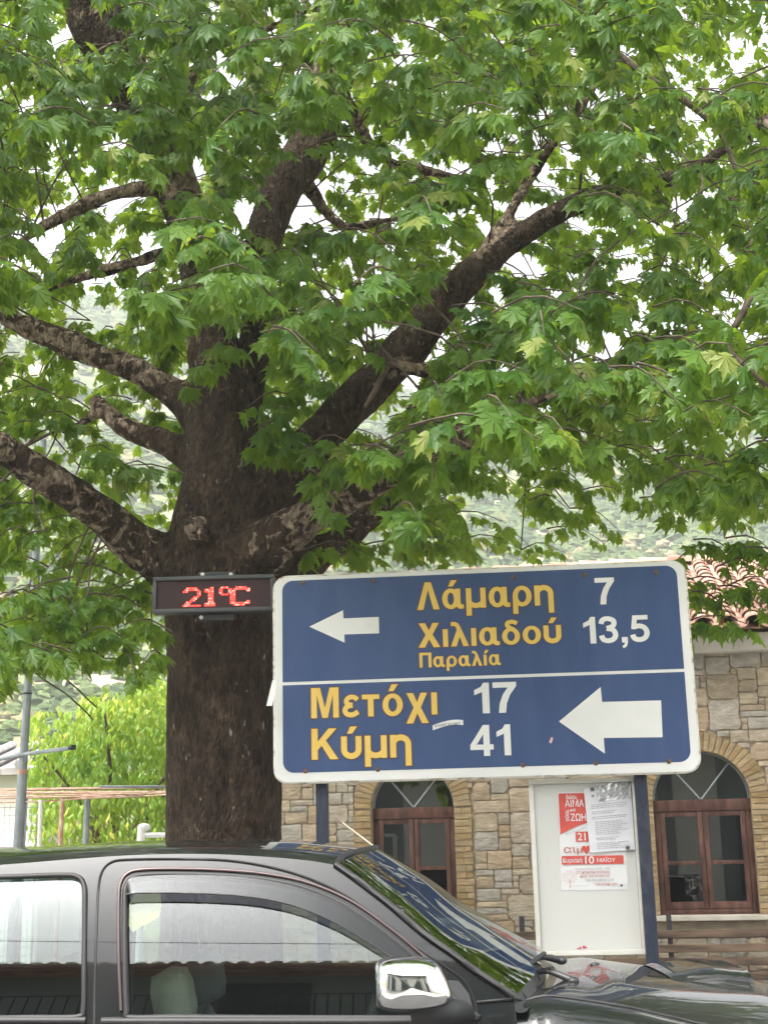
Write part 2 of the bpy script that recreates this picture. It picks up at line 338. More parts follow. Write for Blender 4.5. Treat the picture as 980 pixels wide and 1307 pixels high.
def led_mat():
    m, n, b, out = newmat('led_screen'); N = n.nodes; Lk = n.links
    tc = N.new('ShaderNodeTexCoord'); sp = N.new('ShaderNodeSeparateXYZ'); Lk.new(tc.outputs['UV'], sp.inputs[0])
    def dist(o, k):
        a = N.new('ShaderNodeMath'); a.operation = 'MULTIPLY'; a.inputs[1].default_value = k; Lk.new(o, a.inputs[0])
        f = N.new('ShaderNodeMath'); f.operation = 'FRACT'; Lk.new(a.outputs[0], f.inputs[0])
        s = N.new('ShaderNodeMath'); s.operation = 'SUBTRACT'; s.inputs[1].default_value = 0.5; Lk.new(f.outputs[0], s.inputs[0])
        q = N.new('ShaderNodeMath'); q.operation = 'MULTIPLY'; Lk.new(s.outputs[0], q.inputs[0]); Lk.new(s.outputs[0], q.inputs[1]); return q
    ad = N.new('ShaderNodeMath'); Lk.new(dist(sp.outputs[0], 62).outputs[0], ad.inputs[0]); Lk.new(dist(sp.outputs[1], 16).outputs[0], ad.inputs[1])
    lt = N.new('ShaderNodeMath'); lt.operation = 'LESS_THAN'; lt.inputs[1].default_value = 0.13; Lk.new(ad.outputs[0], lt.inputs[0])
    mx = N.new('ShaderNodeMix'); mx.data_type = 'RGBA'; Lk.new(lt.outputs[0], mx.inputs[0]); mx.inputs[6].default_value = (0.012, 0.010, 0.011, 1); mx.inputs[7].default_value = (0.075, 0.020, 0.026, 1)
    Lk.new(mx.outputs[2], b.inputs['Base Color']); b.inputs['Roughness'].default_value = 0.35
    return m
M['led'] = led_mat()
M['led_lit'] = mat('led_lit', (0.6, 0.03, 0.03), 0.4, emit=((1.0, 0.13, 0.10), .95))
_m = M['led_lit'].node_tree; _a = _m.nodes.new('ShaderNodeAttribute'); _a.attribute_name = 'rnd'; _c = _m.nodes.new('ShaderNodeValToRGB')
_c.color_ramp.elements[0].color = (1, .045, .03, 1); _c.color_ramp.elements[1].color = (1, .30, .24, 1); _c.color_ramp.elements[0].position = .55
_m.links.new(_a.outputs['Fac'], _c.inputs[0]); _m.links.new(_c.outputs[0], _m.nodes['Principled BSDF'].inputs['Emission Color'])
M['led_hot'] = mat('led_lit_bright', (0.6, 0.2, 0.1), 0.4, emit=((1.0, 0.50, 0.42), 1.6))

# text as mesh -----------------------------------------------------------------
def text_data(s, off=0.02):
    c = bpy.data.curves.new('lettering', 'FONT'); c.body = s; c.offset = off; c.resolution_u = 6
    o = bpy.data.objects.new('lettering', c); COL.objects.link(o)
    dg = bpy.context.evaluated_depsgraph_get(); dg.update()
    me = bpy.data.meshes.new_from_object(o.evaluated_get(dg))
    vs = [v.co.copy() for v in me.vertices]; fs = [tuple(p.vertices) for p in me.polygons]
    bpy.data.objects.remove(o); bpy.data.curves.remove(c); bpy.data.meshes.remove(me)
    return vs, fs
class Plane:
    """a flat face: origin, u to the right, v up, n towards the viewer"""
    def __init__(s, o, u, v): s.o, s.u, s.v = V(o), V(u).normalized(), V(v).normalized(); s.n = s.u.cross(s.v)
    def p(s, a, b, h=0.0): return s.o + s.u * a + s.v * b + s.n * h
    def uv(s, px, py):
        q = at_plane(px, py, s.o, s.n) - s.o; return q.dot(s.u), q.dot(s.v)
def put_text(mb, pl, s, u0, u1, v0, v1, h, off=0.02, ref=None, rot=0.0, slant=0.0, grow=0.0):
    """fit string ink box to u0..u1, reference letter's height to v0..v1"""
    vs, fs = text_data(s, off); xs = [v.x for v in vs]; rv, _ = text_data(ref or s[0], off)
    ys = [v.y for v in rv]; x0, x1, y0, y1 = min(xs), max(xs), min(ys), max(ys)
    k = (u1 - u0) / (x1 - x0); q = (v1 - v0) / (y1 - y0)
    if grow: vs, fs = text_data(s, off + grow)
    out = []
    for v in vs:
        a, b = (v.x - x0) * k, (v.y - y0) * q; a += slant * b
        a, b = a * cos(rot) - b * sin(rot), a * sin(rot) + b * cos(rot)
        out.append(pl.p(u0 + a, v0 + b, h))
    mb.add(out, fs)


# bold sign lettering: every glyph is filled polygons and constant-width strokes (cap height 1)
XH = .735
def _ring(cx, cy, rx, ry, ix, iy): return ('ring', (cx, cy, rx, ry, ix, iy))
def _arc(cx, cy, rx, ry, a0, a1, w): return ('line', [(cx + rx * cos(R(a0 + (a1 - a0) * k / 14)), cy + ry * sin(R(a0 + (a1 - a0) * k / 14))) for k in range(15)], w)
def _crv(pts, w): return ('line', [(p.x, p.y) for p in spline([V((a, b, 0)) for a, b in pts], 26)], w)
def _box(x0, x1, y0, y1): return ('poly', [(x0, y0), (x1, y0), (x1, y1), (x0, y1)])
def _acc(x): return ('poly', [(x, .81), (x + .17, .81), (x + .33, 1.04), (x + .11, 1.04)])
_X = [(0, 0), (.28, .52), (.03, 1), (.27, 1), (.41, .70), (.55, 1), (.79, 1), (.54, .52), (.82, 0), (.57, 0), (.41, .33), (.25, 0)]
_al = [_ring(.305, .365, .305, .375, .115, .225), ('poly', [(.47, .725), (.65, .725), (.65, .20), (.68, .15), (.76, .15), (.76, .0), (.62, -.012), (.52, .05), (.47, .17)])]
_om = [_ring(.335, .36, .335, .375, .145, .225)]
_up = [_box(0, .19, .28, .725), _arc(.325, .30, .23, .215, 180, 360, .19), _box(.46, .65, .28, .725)]
GL = {
 'Λ': (.80, [('poly', [(0, 0), (.29, 1), (.51, 1), (.80, 0), (.58, 0), (.40, .72), (.22, 0)])]),
 'Μ': (.92, [('poly', [(0, 0), (0, 1), (.30, 1), (.46, .33), (.62, 1), (.92, 1), (.92, 0), (.73, 0), (.73, .76), (.55, 0), (.37, 0), (.19, .76), (.19, 0)])]),
 'Κ': (.84, [('poly', [(0, 0), (0, 1), (.2, 1), (.2, .58), (.55, 1), (.81, 1), (.46, .61), (.85, 0), (.59, 0), (.32, .45), (.2, .31), (.2, 0)])]),
 'Χ': (.82, [('poly', _X)]), 'χ': (.74, [('poly', [(x * .9, y * .995 - .27) for x, y in _X])]),
 'Π': (.78, [('poly', [(0, 0), (0, 1), (.78, 1), (.78, 0), (.58, 0), (.58, .83), (.2, .83), (.2, 0)])]),
 'α': (.75, _al), 'ά': (.75, _al + [_acc(.22)]),
 'μ': (.70, [_box(0, .19, -.27, .725), _box(.51, .70, 0, .725), _arc(.35, .30, .255, .215, 180, 360, .18)]),
 'ρ': (.67, [_ring(.335, .365, .335, .375, .15, .225), _box(0, .18, -.27, .37)]),
 'η': (.67, [_box(0, .19, 0, .725), _arc(.335, .42, .24, .22, 180, 0, .19), _box(.48, .67, -.27, .43)]),
 'ι': (.19, [_box(0, .19, 0, .725)]), 'ί': (.22, [_box(0, .19, 0, .725), _acc(.02)]),
 'λ': (.66, [('poly', [(.02, 1.01), (.16, 1.01), (.28, .96), (.36, .82), (.67, 0), (.46, 0), (.335, .40), (.21, 0), (0, 0), (.235, .68), (.20, .80), (.14, .84), (.02, .84)])]),
 'δ': (.66, [_ring(.33, .34, .33, .355, .14, .20), _crv([(.57, .85), (.42, .925), (.25, .90), (.20, .80), (.28, .70), (.43, .61), (.53, .48)], .165)]),
 'ο': (.67, _om), 'ό': (.67, _om + [_acc(.20)]), 'ύ': (.65, _up + [_acc(.19)]),
 'ε': (.57, [_crv([(.52, .56), (.43, .645), (.27, .655), (.15, .55), (.20, .43), (.36, .395)], .155), _crv([(.36, .385), (.18, .35), (.10, .22), (.18, .10), (.36, .075), (.54, .17)], .165)]),
 'τ': (.58, [_box(0, .58, .57, .725), _box(.195, .385, 0, .571)]),
 '1': (.42, [('poly', [(.22, 0), (.42, 0), (.42, 1.0), (.26, 1.0), (.19, .87), (0, .77), (0, .60), (.22, .70)])]),
 '7': (.66, [('poly', [(0, 1), (0, .82), (.42, .82), (.28, .6), (.18, .3), (.15, 0), (.35, 0), (.38, .3), (.48, .58), (.66, .86), (.66, 1)])]),
 '4': (.70, [_box(.40, .59, 0, 1.0), _box(0, .70, .20, .37), ('poly', [(0, .36), (.40, 1.0), (.41, .72), (.19, .36)])]),
 '3': (.66, [_crv([(.09, .72), (.14, .86), (.30, .915), (.48, .86), (.53, .74), (.46, .61), (.27, .55)], .18), _crv([(.27, .54), (.48, .49), (.56, .30), (.48, .14), (.31, .085), (.14, .14), (.085, .29)], .18)]),
 '5': (.66, [('poly', [(.10, 1), (.61, 1), (.61, .83), (.245, .83), (.215, .63), (.13, .47), (.035, .50)]), _crv([(.12, .55), (.30, .60), (.48, .53), (.56, .34), (.48, .15), (.30, .085), (.13, .14), (.075, .28)], .18)]),
 ',': (.20, [('poly', [(0, .2), (.2, .2), (.2, .0), (.15, -.15), (.04, -.22), (0, -.14), (.08, -.07), (.09, 0), (0, 0)])]),
}
def bold_text(mb, pl, s, u0, u1, v0, v1, h, grow=0.0):
    total = sum(GL[c][0] for c in s) + .10 * (len(s) - 1); k = (u1 - u0) / total; q = v1 - v0; x = 0; lay = 0
    for c in s:
        w_, prims = GL[c]
        for pr in prims:
            lay += 1; hh_ = h + 0.00006 * (lay % 9)
            tr = lambda a, b: pl.p(u0 + (x + a) * k, v0 + b * q, hh_)
            if pr[0] == 'poly':
                P_ = [V((a, b, 0)) for a, b in pr[1]]; n = len(P_)
                ar = sum(P_[i].x * P_[(i + 1) % n].y - P_[(i + 1) % n].x * P_[i].y for i in range(n))
                if ar < 0: P_.reverse()
                if grow:
                    out = []
                    for i in range(n):
                        e0 = (P_[i] - P_[i - 1]).normalized(); e1 = (P_[(i + 1) % n] - P_[i]).normalized()
                        n0, n1 = V((e0.y, -e0.x, 0)), V((e1.y, -e1.x, 0)); m_ = n0 + n1; d = m_.length_squared
                        out.append(P_[i] + m_ * min(2 * grow / max(d, .2), 2.2 * grow))
                    P_ = out
                tri_ = geometry.tessellate_polygon([P_]); mb.add([tr(p.x, p.y) for p in P_], [tuple(t) for t in tri_])
            elif pr[0] == 'ring':
                cx, cy, rx, ry, ix, iy = pr[1]; n = 40
                mb.grid([[tr(cx + (a + g_) * cos(2 * pi * i / n), cy + (b + g_) * sin(2 * pi * i / n)) for i in range(n)] for a, b, g_ in ((ix, iy, -grow), (rx, ry, grow))], closed_u=True)
            else:
                L_ = [V((a, b, 0)) for a, b in pr[1]]; hw = pr[2] / 2 + grow; A_, B_ = [], []
                for i in range(len(L_)):
                    t = (L_[min(i + 1, len(L_) - 1)] - L_[max(i - 1, 0)]).normalized(); nn = V((-t.y, t.x, 0)) * hw
                    e = t * grow * (-1 if i == 0 else 1 if i == len(L_) - 1 else 0); A_.append(L_[i] + nn + e); B_.append(L_[i] - nn + e)
                mb.grid([[tr(p.x, p.y) for p in A_], [tr(p.x, p.y) for p in B_]])
        x += w_ + .10

# ================================================================== SETTING
def zg(x, y): return 0.0
g = MB(); g.add([(-600, -280, -0.004), (600, -280, -0.004), (600, 680, -0.004), (-600, 680, -0.004)], [(0, 1, 2, 3)])
g.build('ground', M['earth'], kind='structure')
g = MB(); g.add([(-60, 1.4, 0), (60, 1.4, 0), (60, 6.6, 0), (-60, 6.6, 0)], [(0, 1, 2, 3)]); g.build('road', M['asphalt'], kind='structure')
g = MB(); g.box((0, 6.675, 0.06), (120, 0.15, 0.14), bev=0.015); g.build('kerb', M['sillstone'], kind='structure')
g = MB(); g.box((0, 9.9, 0.05), (120, 6.3, 0.12)); g.build('pavement', M['paving'], kind='structure')
g = MB(); g.box((0, -1.6, 0.05), (120, 6.0, 0.12)); g.build('near_pavement', M['paving'], kind='structure')

# hills ------------------------------------------------------------------------
RID = [(-500, 330), (0, 365), (140, 392), (300, 450), (500, 520), (650, 560), (980, 590), (1500, 560)]
def ridge_py(px):
    for (a, b), (c, d) in zip(RID, RID[1:]):
        if px <= c: return b + (d - b) * (max(px, a) - a) / (c - a)
    return RID[-1][1]
def hill_h(x, y):
    az = 490 + 1700 * x / max(y, 1); e = (1080 - ridge_py(az)) / 1700.0
    t = min(max((y - 45) / 300.0, 0), 1); s = t * t * (3 - 2 * t)
    top = e * 345 + 1.65
    h = top * (0.25 * t + 0.75 * s) if y < 345 else top - (y - 345) * 0.15
    return h + 3.5 * s * noise.fractal(V((x * 0.018, y * 0.018, 1.3)), 1.0, 2.0, 5) + 0.3
hm, hn, hb, ho = newmat('hillside')
_N, _L = hn.nodes, hn.links
_tc = _N.new('ShaderNodeTexCoord'); _nz = _N.new('ShaderNodeTexNoise'); _nz.inputs['Scale'].default_value = 0.09; _nz.inputs['Detail'].default_value = 10; _nz.inputs['Roughness'].default_value = 0.7
_L.new(_tc.outputs['Object'], _nz.inputs['Vector']); _rp = _N.new('ShaderNodeValToRGB'); _e = _rp.color_ramp.elements
_e[0].position = 0.40; _e[0].color = (0.07, 0.10, 0.035, 1); _e[1].position = 0.62; _e[1].color = (0.30, 0.26, 0.19, 1)
_x = _e.new(0.5); _x.color = (0.15, 0.16, 0.07, 1)
_L.new(_nz.outputs['Fac'], _rp.inputs[0]); _L.new(_rp.outputs[0], hb.inputs['Base Color']); hb.inputs['Roughness'].default_value = 1.0
g = MB(); rows = []
for j in range(70):
    y = 45 + 480 * (j / 69) ** 1.3
    rows.append([V((x, y, hill_h(x, y))) for x in np.linspace(-0.75 * y - 30, 0.75 * y + 30, 90)])
g.grid(rows); g.build('hills', hm, smooth=80, kind='structure')
# scrub on the hillside: one uncountable mass
def blob_template(nu=7, nv=5):
    vs = []; fs = []
    for i in range(nv + 1):
        th = pi * 0.62 * i / nv
        for k in range(nu): vs.append((sin(th) * cos(2 * pi * k / nu), sin(th) * sin(2 * pi * k / nu), cos(th)))
    for i in range(nv):
        for k in range(nu): fs.append((i * nu + k, (i + 1) * nu + k, (i + 1) * nu + (k + 1) % nu, i * nu + (k + 1) % nu))
    return np.array(vs), np.array(fs)
def mesh_np(name, verts, faces, m, rnd=None, parent=None, **kw):
    me = bpy.data.meshes.new(name); nv, (nf, k) = len(verts), faces.shape
    me.vertices.add(nv); me.vertices.foreach_set('co', np.ascontiguousarray(verts, dtype=np.float32).ravel())
    me.loops.add(nf * k); me.loops.foreach_set('vertex_index', np.ascontiguousarray(faces, dtype=np.int32).ravel())
    me.polygons.add(nf); me.polygons.foreach_set('loop_start', np.arange(0, nf * k, k, dtype=np.int32))
    me.update(calc_edges=True)
    if rnd is not None:
        a = me.attributes.new('rnd', 'FLOAT', 'POINT'); a.data.foreach_set('value', np.ascontiguousarray(rnd, dtype=np.float32))
    me.materials.append(m); o = bpy.data.objects.new(name, me); COL.objects.link(o)
    if parent is not None:
        o.parent = parent; o.matrix_parent_inverse = Matrix.Translation(-V(parent.location))
    return tag(o, **kw)
bv, bf = blob_template(); VV = []; FF = []; RR = []; n0 = 0
for i in range(20000):
    y = 55 + 300 * random.random() ** 0.8; x = random.uniform(-0.42, 0.42) * y
    if noise.noise(V((x * 0.03, y * 0.03, 4))) < -0.22 and random.random() < 0.8: continue
    s = random.uniform(0.3, 0.95) * (0.42 + y / 190)
    jit = 1 + 0.28 * rng.standard_normal((len(bv), 1)).clip(-1, 1)
    v = bv * jit * np.array([s * random.uniform(.9, 1.5), s, s * random.uniform(.7, 1.15)]) + np.array([x, y, hill_h(x, y) + 0.15 * s])
    VV.append(v); FF.append(bf + n0); n0 += len(bv); RR.append(np.full(len(bv), random.random()))
scrub = leaf_mat('scrub_leaf', (0.05, 0.085, 0.03), (0.11, 0.15, 0.05), (0.14, 0.18, 0.04), 0.1, 0.9)
sc_o = mesh_np('scrub', np.concatenate(VV), np.concatenate(FF), scrub, np.concatenate(RR), kind='stuff')
sc_o.data.polygons.foreach_set('use_smooth', [False] * len(sc_o.data.polygons))

# ================================================================== STONE BUILDING
YAW_B = R(10)
BO = at(900, 1020, 14.0); BU = V((cos(YAW_B), -sin(YAW_B), 0))
WALL = Plane((BO.x, BO.y, 0), BU, (0, 0, 1))          # n points towards the viewer
uL = WALL.uv(262, 1020)[0]; uR = 5.2
def wuv(px, py): return WALL.uv(px, py)
w2l, w2r = wuv(838, 1100)[0], wuv(961, 1060)[0]; w1l, w1r = wuv(474, 1060)[0], wuv(580, 1060)[0]
sill = wuv(900, 1168)[1]; head = wuv(900, 1020)[1]; eave = wuv(925, 834)[1]
WIN = [(w1l, w1r), (w2l, w2r), (w2l + (w2l - w1l), w2r + (w2l - w1l))]
bld = empty('stone_building', (BO.x, BO.y, 0), 'stone building with arched brown windows and terracotta tiled roof behind the road sign', 'building')
def arch_loop(l, r, b, h, n=20, grow=0.0):
    c = (l + r) / 2; rad = (r - l) / 2 + grow
    return [(l - grow, b), ] + [(c - rad * cos(pi * i / n), h + rad * sin(pi * i / n)) for i in range(n + 1)] + [(r + grow, b)]
loops = [[(uL, -0.1), (uR, -0.1), (uR, eave), (uL, eave)]] + [arch_loop(l, r, sill, head) for l, r in WIN]
pts3 = [[V((a, b, 0)) for a, b in lp] for lp in loops]
tri = geometry.tessellate_polygon(pts3); flat = [p for lp in loops for p in lp]
g = MB(); g.add([WALL.p(a, b, -0.02) for a, b in flat], [t for t in tri])
DB = 7.5
g.add([WALL.p(uL, -0.1, -0.02), WALL.p(uL, eave, -0.02), WALL.p(uL, eave, -DB), WALL.p(uL, -0.1, -DB)], [(0, 1, 2, 3)])
g.add([WALL.p(uR, -0.1, -0.02), WALL.p(uR, eave, -0.02), WALL.p(uR, eave, -DB), WALL.p(uR, -0.1, -DB)], [(0, 1, 2, 3)])
g.add([WALL.p(uL, -0.1, -DB), WALL.p(uR, -0.1, -DB), WALL.p(uR, eave, -DB), WALL.p(uL, eave, -DB)], [(0, 1, 2, 3)])
g.add([WALL.p(uL, eave, -0.03), WALL.p(uR, eave, -0.03), WALL.p(uR, eave, -DB), WALL.p(uL, eave, -DB)], [(0, 1, 2, 3)])
for l, r in WIN:       # reveals
    lp = arch_loop(l, r, sill, head)
    for (a, b), (c, d) in zip(lp, lp[1:]): g.add([WALL.p(a, b, -0.02), WALL.p(c, d, -0.02), WALL.p(c, d, -0.24), WALL.p(a, b, -0.24)], [(0, 1, 2, 3)])
g.build('wall', M['mortar'], bld)
# irregular field stones laid in the mortar
ST = 0.064; gw = int((uR - uL) / ST); gh = int((eave + 0.05) / ST); occ = np.zeros((gh, gw), bool)
def in_arch(u, v, grow):
    for l, r in WIN:
        if l - grow < u < r + grow and sill - 0.16 < v < head: return True
        if v >= head and (u - (l + r) / 2) ** 2 + (v - head) ** 2 < ((r - l) / 2 + grow) ** 2: return True
        if l - 0.1 < u < r + 0.12 and sill - 0.15 < v < sill: return True
    return False
GROW = 0.20
for j in range(gh):
    for i in range(gw):
        if in_arch(uL + (i + .5) * ST, (j + .5) * ST, GROW - 0.01): occ[j, i] = True
g = MB(); sizes = [(6, 5), (5, 4), (5, 5), (7, 4), (4, 5), (5, 3), (4, 3), (4, 2), (6, 2), (3, 3), (3, 2), (5, 1), (4, 1), (3, 1), (2, 2), (2, 1), (1, 1)]
wts = [2, 2.4, 1.3, 1.2, 1, 2.5, 2.5, 3, 2, 1.5, 2.5, 2.5, 3, 2, 1, .6, .1]
def stone(u0, v0, u1, v1, rnd, h=None):
    w_, h_ = u1 - u0, v1 - v0; gap = 0.0035; j = min(w_, h_) * 0.13
    c = [(u0 + gap, v0 + gap), (u1 - gap, v0 + gap), (u1 - gap, v1 - gap), (u0 + gap, v1 - gap)]; poly = []
    for k in range(4):
        a, b = c[k]; pa, pb = c[k - 1]; na, nb = c[(k + 1) % 4]; s = random.uniform(0.03, 0.2) * min(w_, h_)
        if random.random() < 0.22: s *= 1.7
        for (qa, qb) in ((pa, pb), (na, nb)):
            L = sqrt((qa - a) ** 2 + (qb - b) ** 2); f = s / L
            poly.append((a + (qa - a) * f, b + (qb - b) * f))
        na2, nb2 = (a + na) / 2, (b + nb) / 2
        ix, iy = (u0 + u1) / 2 - na2, (v0 + v1) / 2 - nb2; L = sqrt(ix * ix + iy * iy); d = random.uniform(0, j * 0.5)
        poly.append((na2 + ix / L * d, nb2 + iy / L * d))
    h = h or random.uniform(0.003, 0.008); cu, cv = (u0 + u1) / 2, (v0 + v1) / 2; n = len(poly)
    f1 = 1 - 0.010 / (min(w_, h_) / 2)
    ring0 = [WALL.p(a, b, -0.022) for a, b in poly]; ring1 = [WALL.p(a, b, h * 0.6) for a, b in poly]
    ring2 = [WALL.p(cu + (a - cu) * f1, cv + (b - cv) * f1, h + random.uniform(-.002, .002)) for a, b in poly]
    fs = []
    for q in range(2):
        for k in range(n): fs.append((q * n + k, q * n + (k + 1) % n, (q + 1) * n + (k + 1) % n, (q + 1) * n + k))
    g.add(ring0 + ring1 + ring2 + [WALL.p(cu, cv, h + 0.003)], fs + [(2 * n + k, 2 * n + (k + 1) % n, 3 * n) for k in range(n)], rnd)
for j in range(gh):
    for i in range(gw):
        if occ[j, i]: continue
        order = sorted(range(len(sizes)), key=lambda q: random.random() ** (1.0 / wts[q]), reverse=True)
        for q in order:
            a, b = sizes[q]
            if i + a <= gw and j + b <= gh and not occ[j:j + b, i:i + a].any():
                occ[j:j + b, i:i + a] = True; stone(uL + i * ST, j * ST, uL + (i + a) * ST, (j + b) * ST, random.random()); break
g.build('stonework', M['stone'], bld, smooth=35)
# brick arch rings and jambs
for l, r in WIN:
    g = MB(); c = (l + r) / 2; r0 = (r - l) / 2 + 0.003; r1 = r0 + 0.185; n = 30
    for k in range(n):
        a0, a1 = pi * (k + .06) / n, pi * (k + .94) / n; rr = r1 + random.uniform(-.015, .012)
        g.prism([WALL.p(c - q * cos(t), head + q * sin(t), -0.03) for q, t in ((r0, a0), (r0, a1), (rr, a1), (rr, a0))][::-1], WALL.n * (0.045 + random.uniform(-.004, .006)), random.random())
    v = sill + 0.006; tgl = 0
    while v < head - 0.03:
        hgt = random.uniform(0.055, 0.075)
        for s, e in ((-1, l), (1, r)):
            split = random.random() < 0.3; W_ = 0.185 + random.uniform(-.015, .012); a, b = e + s * 0.003, e + s * W_
            cuts = [a, b] if not split else [a, a + (b - a) * random.uniform(.4, .6), b]
            for x0, x1 in zip(cuts, cuts[1:]):
                x0, x1 = sorted((x0 + 0.003 * s * (x0 != a), x1)); vt = min(v + hgt - 0.008, head - 0.003)
                g.prism([WALL.p(x0, v, -0.03), WALL.p(x1, v, -0.03), WALL.p(x1, vt, -0.03), WALL.p(x0, vt, -0.03)], WALL.n * (0.045 + random.uniform(-.004, .006)), random.random())
        v += hgt
    g.build('arch_surround', M['brick'], bld)
    g = MB(); g.box(WALL.p(c, sill - 0.025, -0.06), (r - l + 0.16, 0.30, 0.05), Matrix.Rotation(-YAW_B, 3, 'Z'), bev=0.006); g.build('window_sill', M['sillstone'], bld)
RB = Matrix.Rotation(-YAW_B, 3, 'Z')
def wbox(mb, u0, u1, v0, v1, h0, h1, bev=0.004): mb.box(WALL.p((u0 + u1) / 2, (v0 + v1) / 2, (h0 + h1) / 2), (u1 - u0, abs(h1 - h0), v1 - v0), RB, bev=bev)
for l, r in WIN:
    c = (l + r) / 2; rad = (r - l) / 2; tr = 0.115; s0 = sill + 0.003
    fr = MB(); wbox(fr, l + .002, r - .002, head - tr, head, -0.17, -0.085)              # transom
    wbox(fr, l + .002, l + .06, s0, head - tr - .002, -0.16, -0.10); wbox(fr, r - .06, r - .002, s0, head - tr - .002, -0.16, -0.10)
    wbox(fr, l + .062, r - .062, s0, s0 + .05, -0.16, -0.10)
    win = fr.build('window', M['wood'], bld, smooth=30)
    lo, hi = s0 + .053, head - tr - .004; mid = lo + (hi - lo) * 0.47
    for a, b in ((l + .063, c - .003), (c + .003, r - .063)):
        cs = MB(); st = 0.05
        wbox(cs, a, a + st, lo, hi, -0.15, -0.093); wbox(cs, b - st, b, lo, hi, -0.15, -0.093)
        wbox(cs, a + st + .001, b - st - .001, lo, lo + .07, -0.148, -0.095); wbox(cs, a + st + .001, b - st - .001, hi - .05, hi, -0.148, -0.095)
        wbox(cs, a + st + .001, b - st - .001, mid - .02, mid + .02, -0.146, -0.097)
        cas = cs.build('casement', M['wood'], win, smooth=30)
        for v0, v1 in ((lo + .071, mid - .021), (mid + .021, hi - .051)):
            p = MB(); p.add([WALL.p(a + st, v0, -.122), WALL.p(b - st, v0, -.122), WALL.p(b - st, v1, -.122), WALL.p(a + st, v1, -.122)], [(0, 1, 2, 3)])
            p.build('pane', M['pane'], win)
    p = MB(); n = 24; p.add([WALL.p(c - (rad - .004) * cos(pi * k / n), head + (rad - .004) * sin(pi * k / n), -.13) for k in range(n + 1)], [tuple(range(n, -1, -1))])
    p.build('fanlight', M['pane'], win)
    b_ = MB()
    for an in (50, 130): b_.tube([WALL.p(c + 0.01 * cos(R(an)), head + .004, -.118), WALL.p(c + (rad - .012) * cos(R(an)), head + (rad - .012) * sin(R(an)), -.118)], .011, 6)
    b_.tube([WALL.p(c - (rad - .01) * cos(pi * k / n), head + (rad - .01) * sin(pi * k / n), -.125) for k in range(n + 1)], .012, 6)
    b_.build('glazing_bar', M['galv'], win, smooth=40)
# dim room behind the glass: back wall hides nothing, floor boards
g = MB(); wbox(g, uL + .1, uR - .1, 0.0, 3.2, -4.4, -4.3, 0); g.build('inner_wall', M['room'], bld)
# cornice band, roof of barrel tiles
fz0, fz1 = eave, wuv(925, 809)[1] - 0.02
g = MB(); wbox(g, uL - .2, uR + .2, fz0, fz1, -0.1, 0.16, 0.01); g.build('cornice', M['fascia'], bld)
RH = 4.0; rtop = None
eh = 0.42                                     # eave overhang in front of the wall
q = at_plane(830, 711, WALL.p(0, 0, -RH), WALL.n); ridge_z = q.z - .15
e_z = fz1 + 0.03; slope = (ridge_z - e_z) / (RH + eh)
g = MB()
for s_ in (1,):
    g.add([WALL.p(uL - .3, e_z - .02, eh - .04), WALL.p(uR + .3, e_z - .02, eh - .04), WALL.p(uR + .3, ridge_z - .02, -RH), WALL.p(uL - .3, ridge_z - .02, -RH)], [(0, 1, 2, 3)])
    g.add([WALL.p(uL - .3, ridge_z - .02, -RH), WALL.p(uR + .3, ridge_z - .02, -RH), WALL.p(uR + .3, e_z, -2 * RH - eh), WALL.p(uL - .3, e_z, -2 * RH - eh)], [(0, 1, 2, 3)])
    for uu in (uL - .28, uR + .28): g.add([WALL.p(uu, e_z - .02, eh - .04), WALL.p(uu, ridge_z - .02, -RH), WALL.p(uu, e_z, -2 * RH - eh)], [(0, 1, 2)])
roof = g.build('roof', M['tile'], bld)
g = MB(); pitch_w = 0.255; nrow = int((RH + eh) / 0.30) + 1
ncol = int((uR - uL + .6) / pitch_w)
for i in range(ncol):
    uc = uL - .3 + (i + .5) * pitch_w
    for jr in range(nrow):
        h0 = eh - jr * 0.30; h1 = max(h0 - 0.37, -RH)
        if h0 - 0.05 < -RH: continue
        zz = lambda h: e_z + (eh - h) * slope
        jx = random.uniform(-.008, .008); jz = random.uniform(0, .008); rnd = random.random(); n = 8
        for (dx, ra, rb, up, off) in ((0, .098, .078, 1, .028), (pitch_w / 2, .075, .095, -1, .075)):   # covers, then channels between them
            rows = []
            for t in (0, 1):
                h = h0 if t == 0 else h1; rr = ra if t == 0 else rb
                rows.append([WALL.p(uc + dx + jx - rr * cos(pi * k / n), zz(h) + off + jz + (0.026 if t == 0 else 0.0) * up + up * rr * 0.72 * sin(pi * k / n), h) for k in range(n + 1)])
            inner = [[p + V((0, 0, -.016)) for p in rw] for rw in rows]
            g.grid(rows, rnd); g.grid(inner, rnd); g.grid([rows[0], inner[0]], rnd)
g.build('roof_tiles', M['tile'], roof, smooth=50)
g = MB(); u = uL - .3
while u < uR + .3:
    n = 8; L = 0.40; rows = []
    for t in (0, 1):
        rr = .135 if t == 0 else .115
        rows.append([WALL.p(u + t * (L + .06), ridge_z + .03 + (.02 if t == 0 else 0) + rr * .8 * sin(pi * k / n), -RH - rr * cos(pi * k / n)) for k in range(n + 1)])
    g.grid(rows, random.random()); g.add(rows[0], [tuple(range(n + 1))], 0.3); u += L
g.build('ridge_tiles', M['tile'], roof, smooth=50)

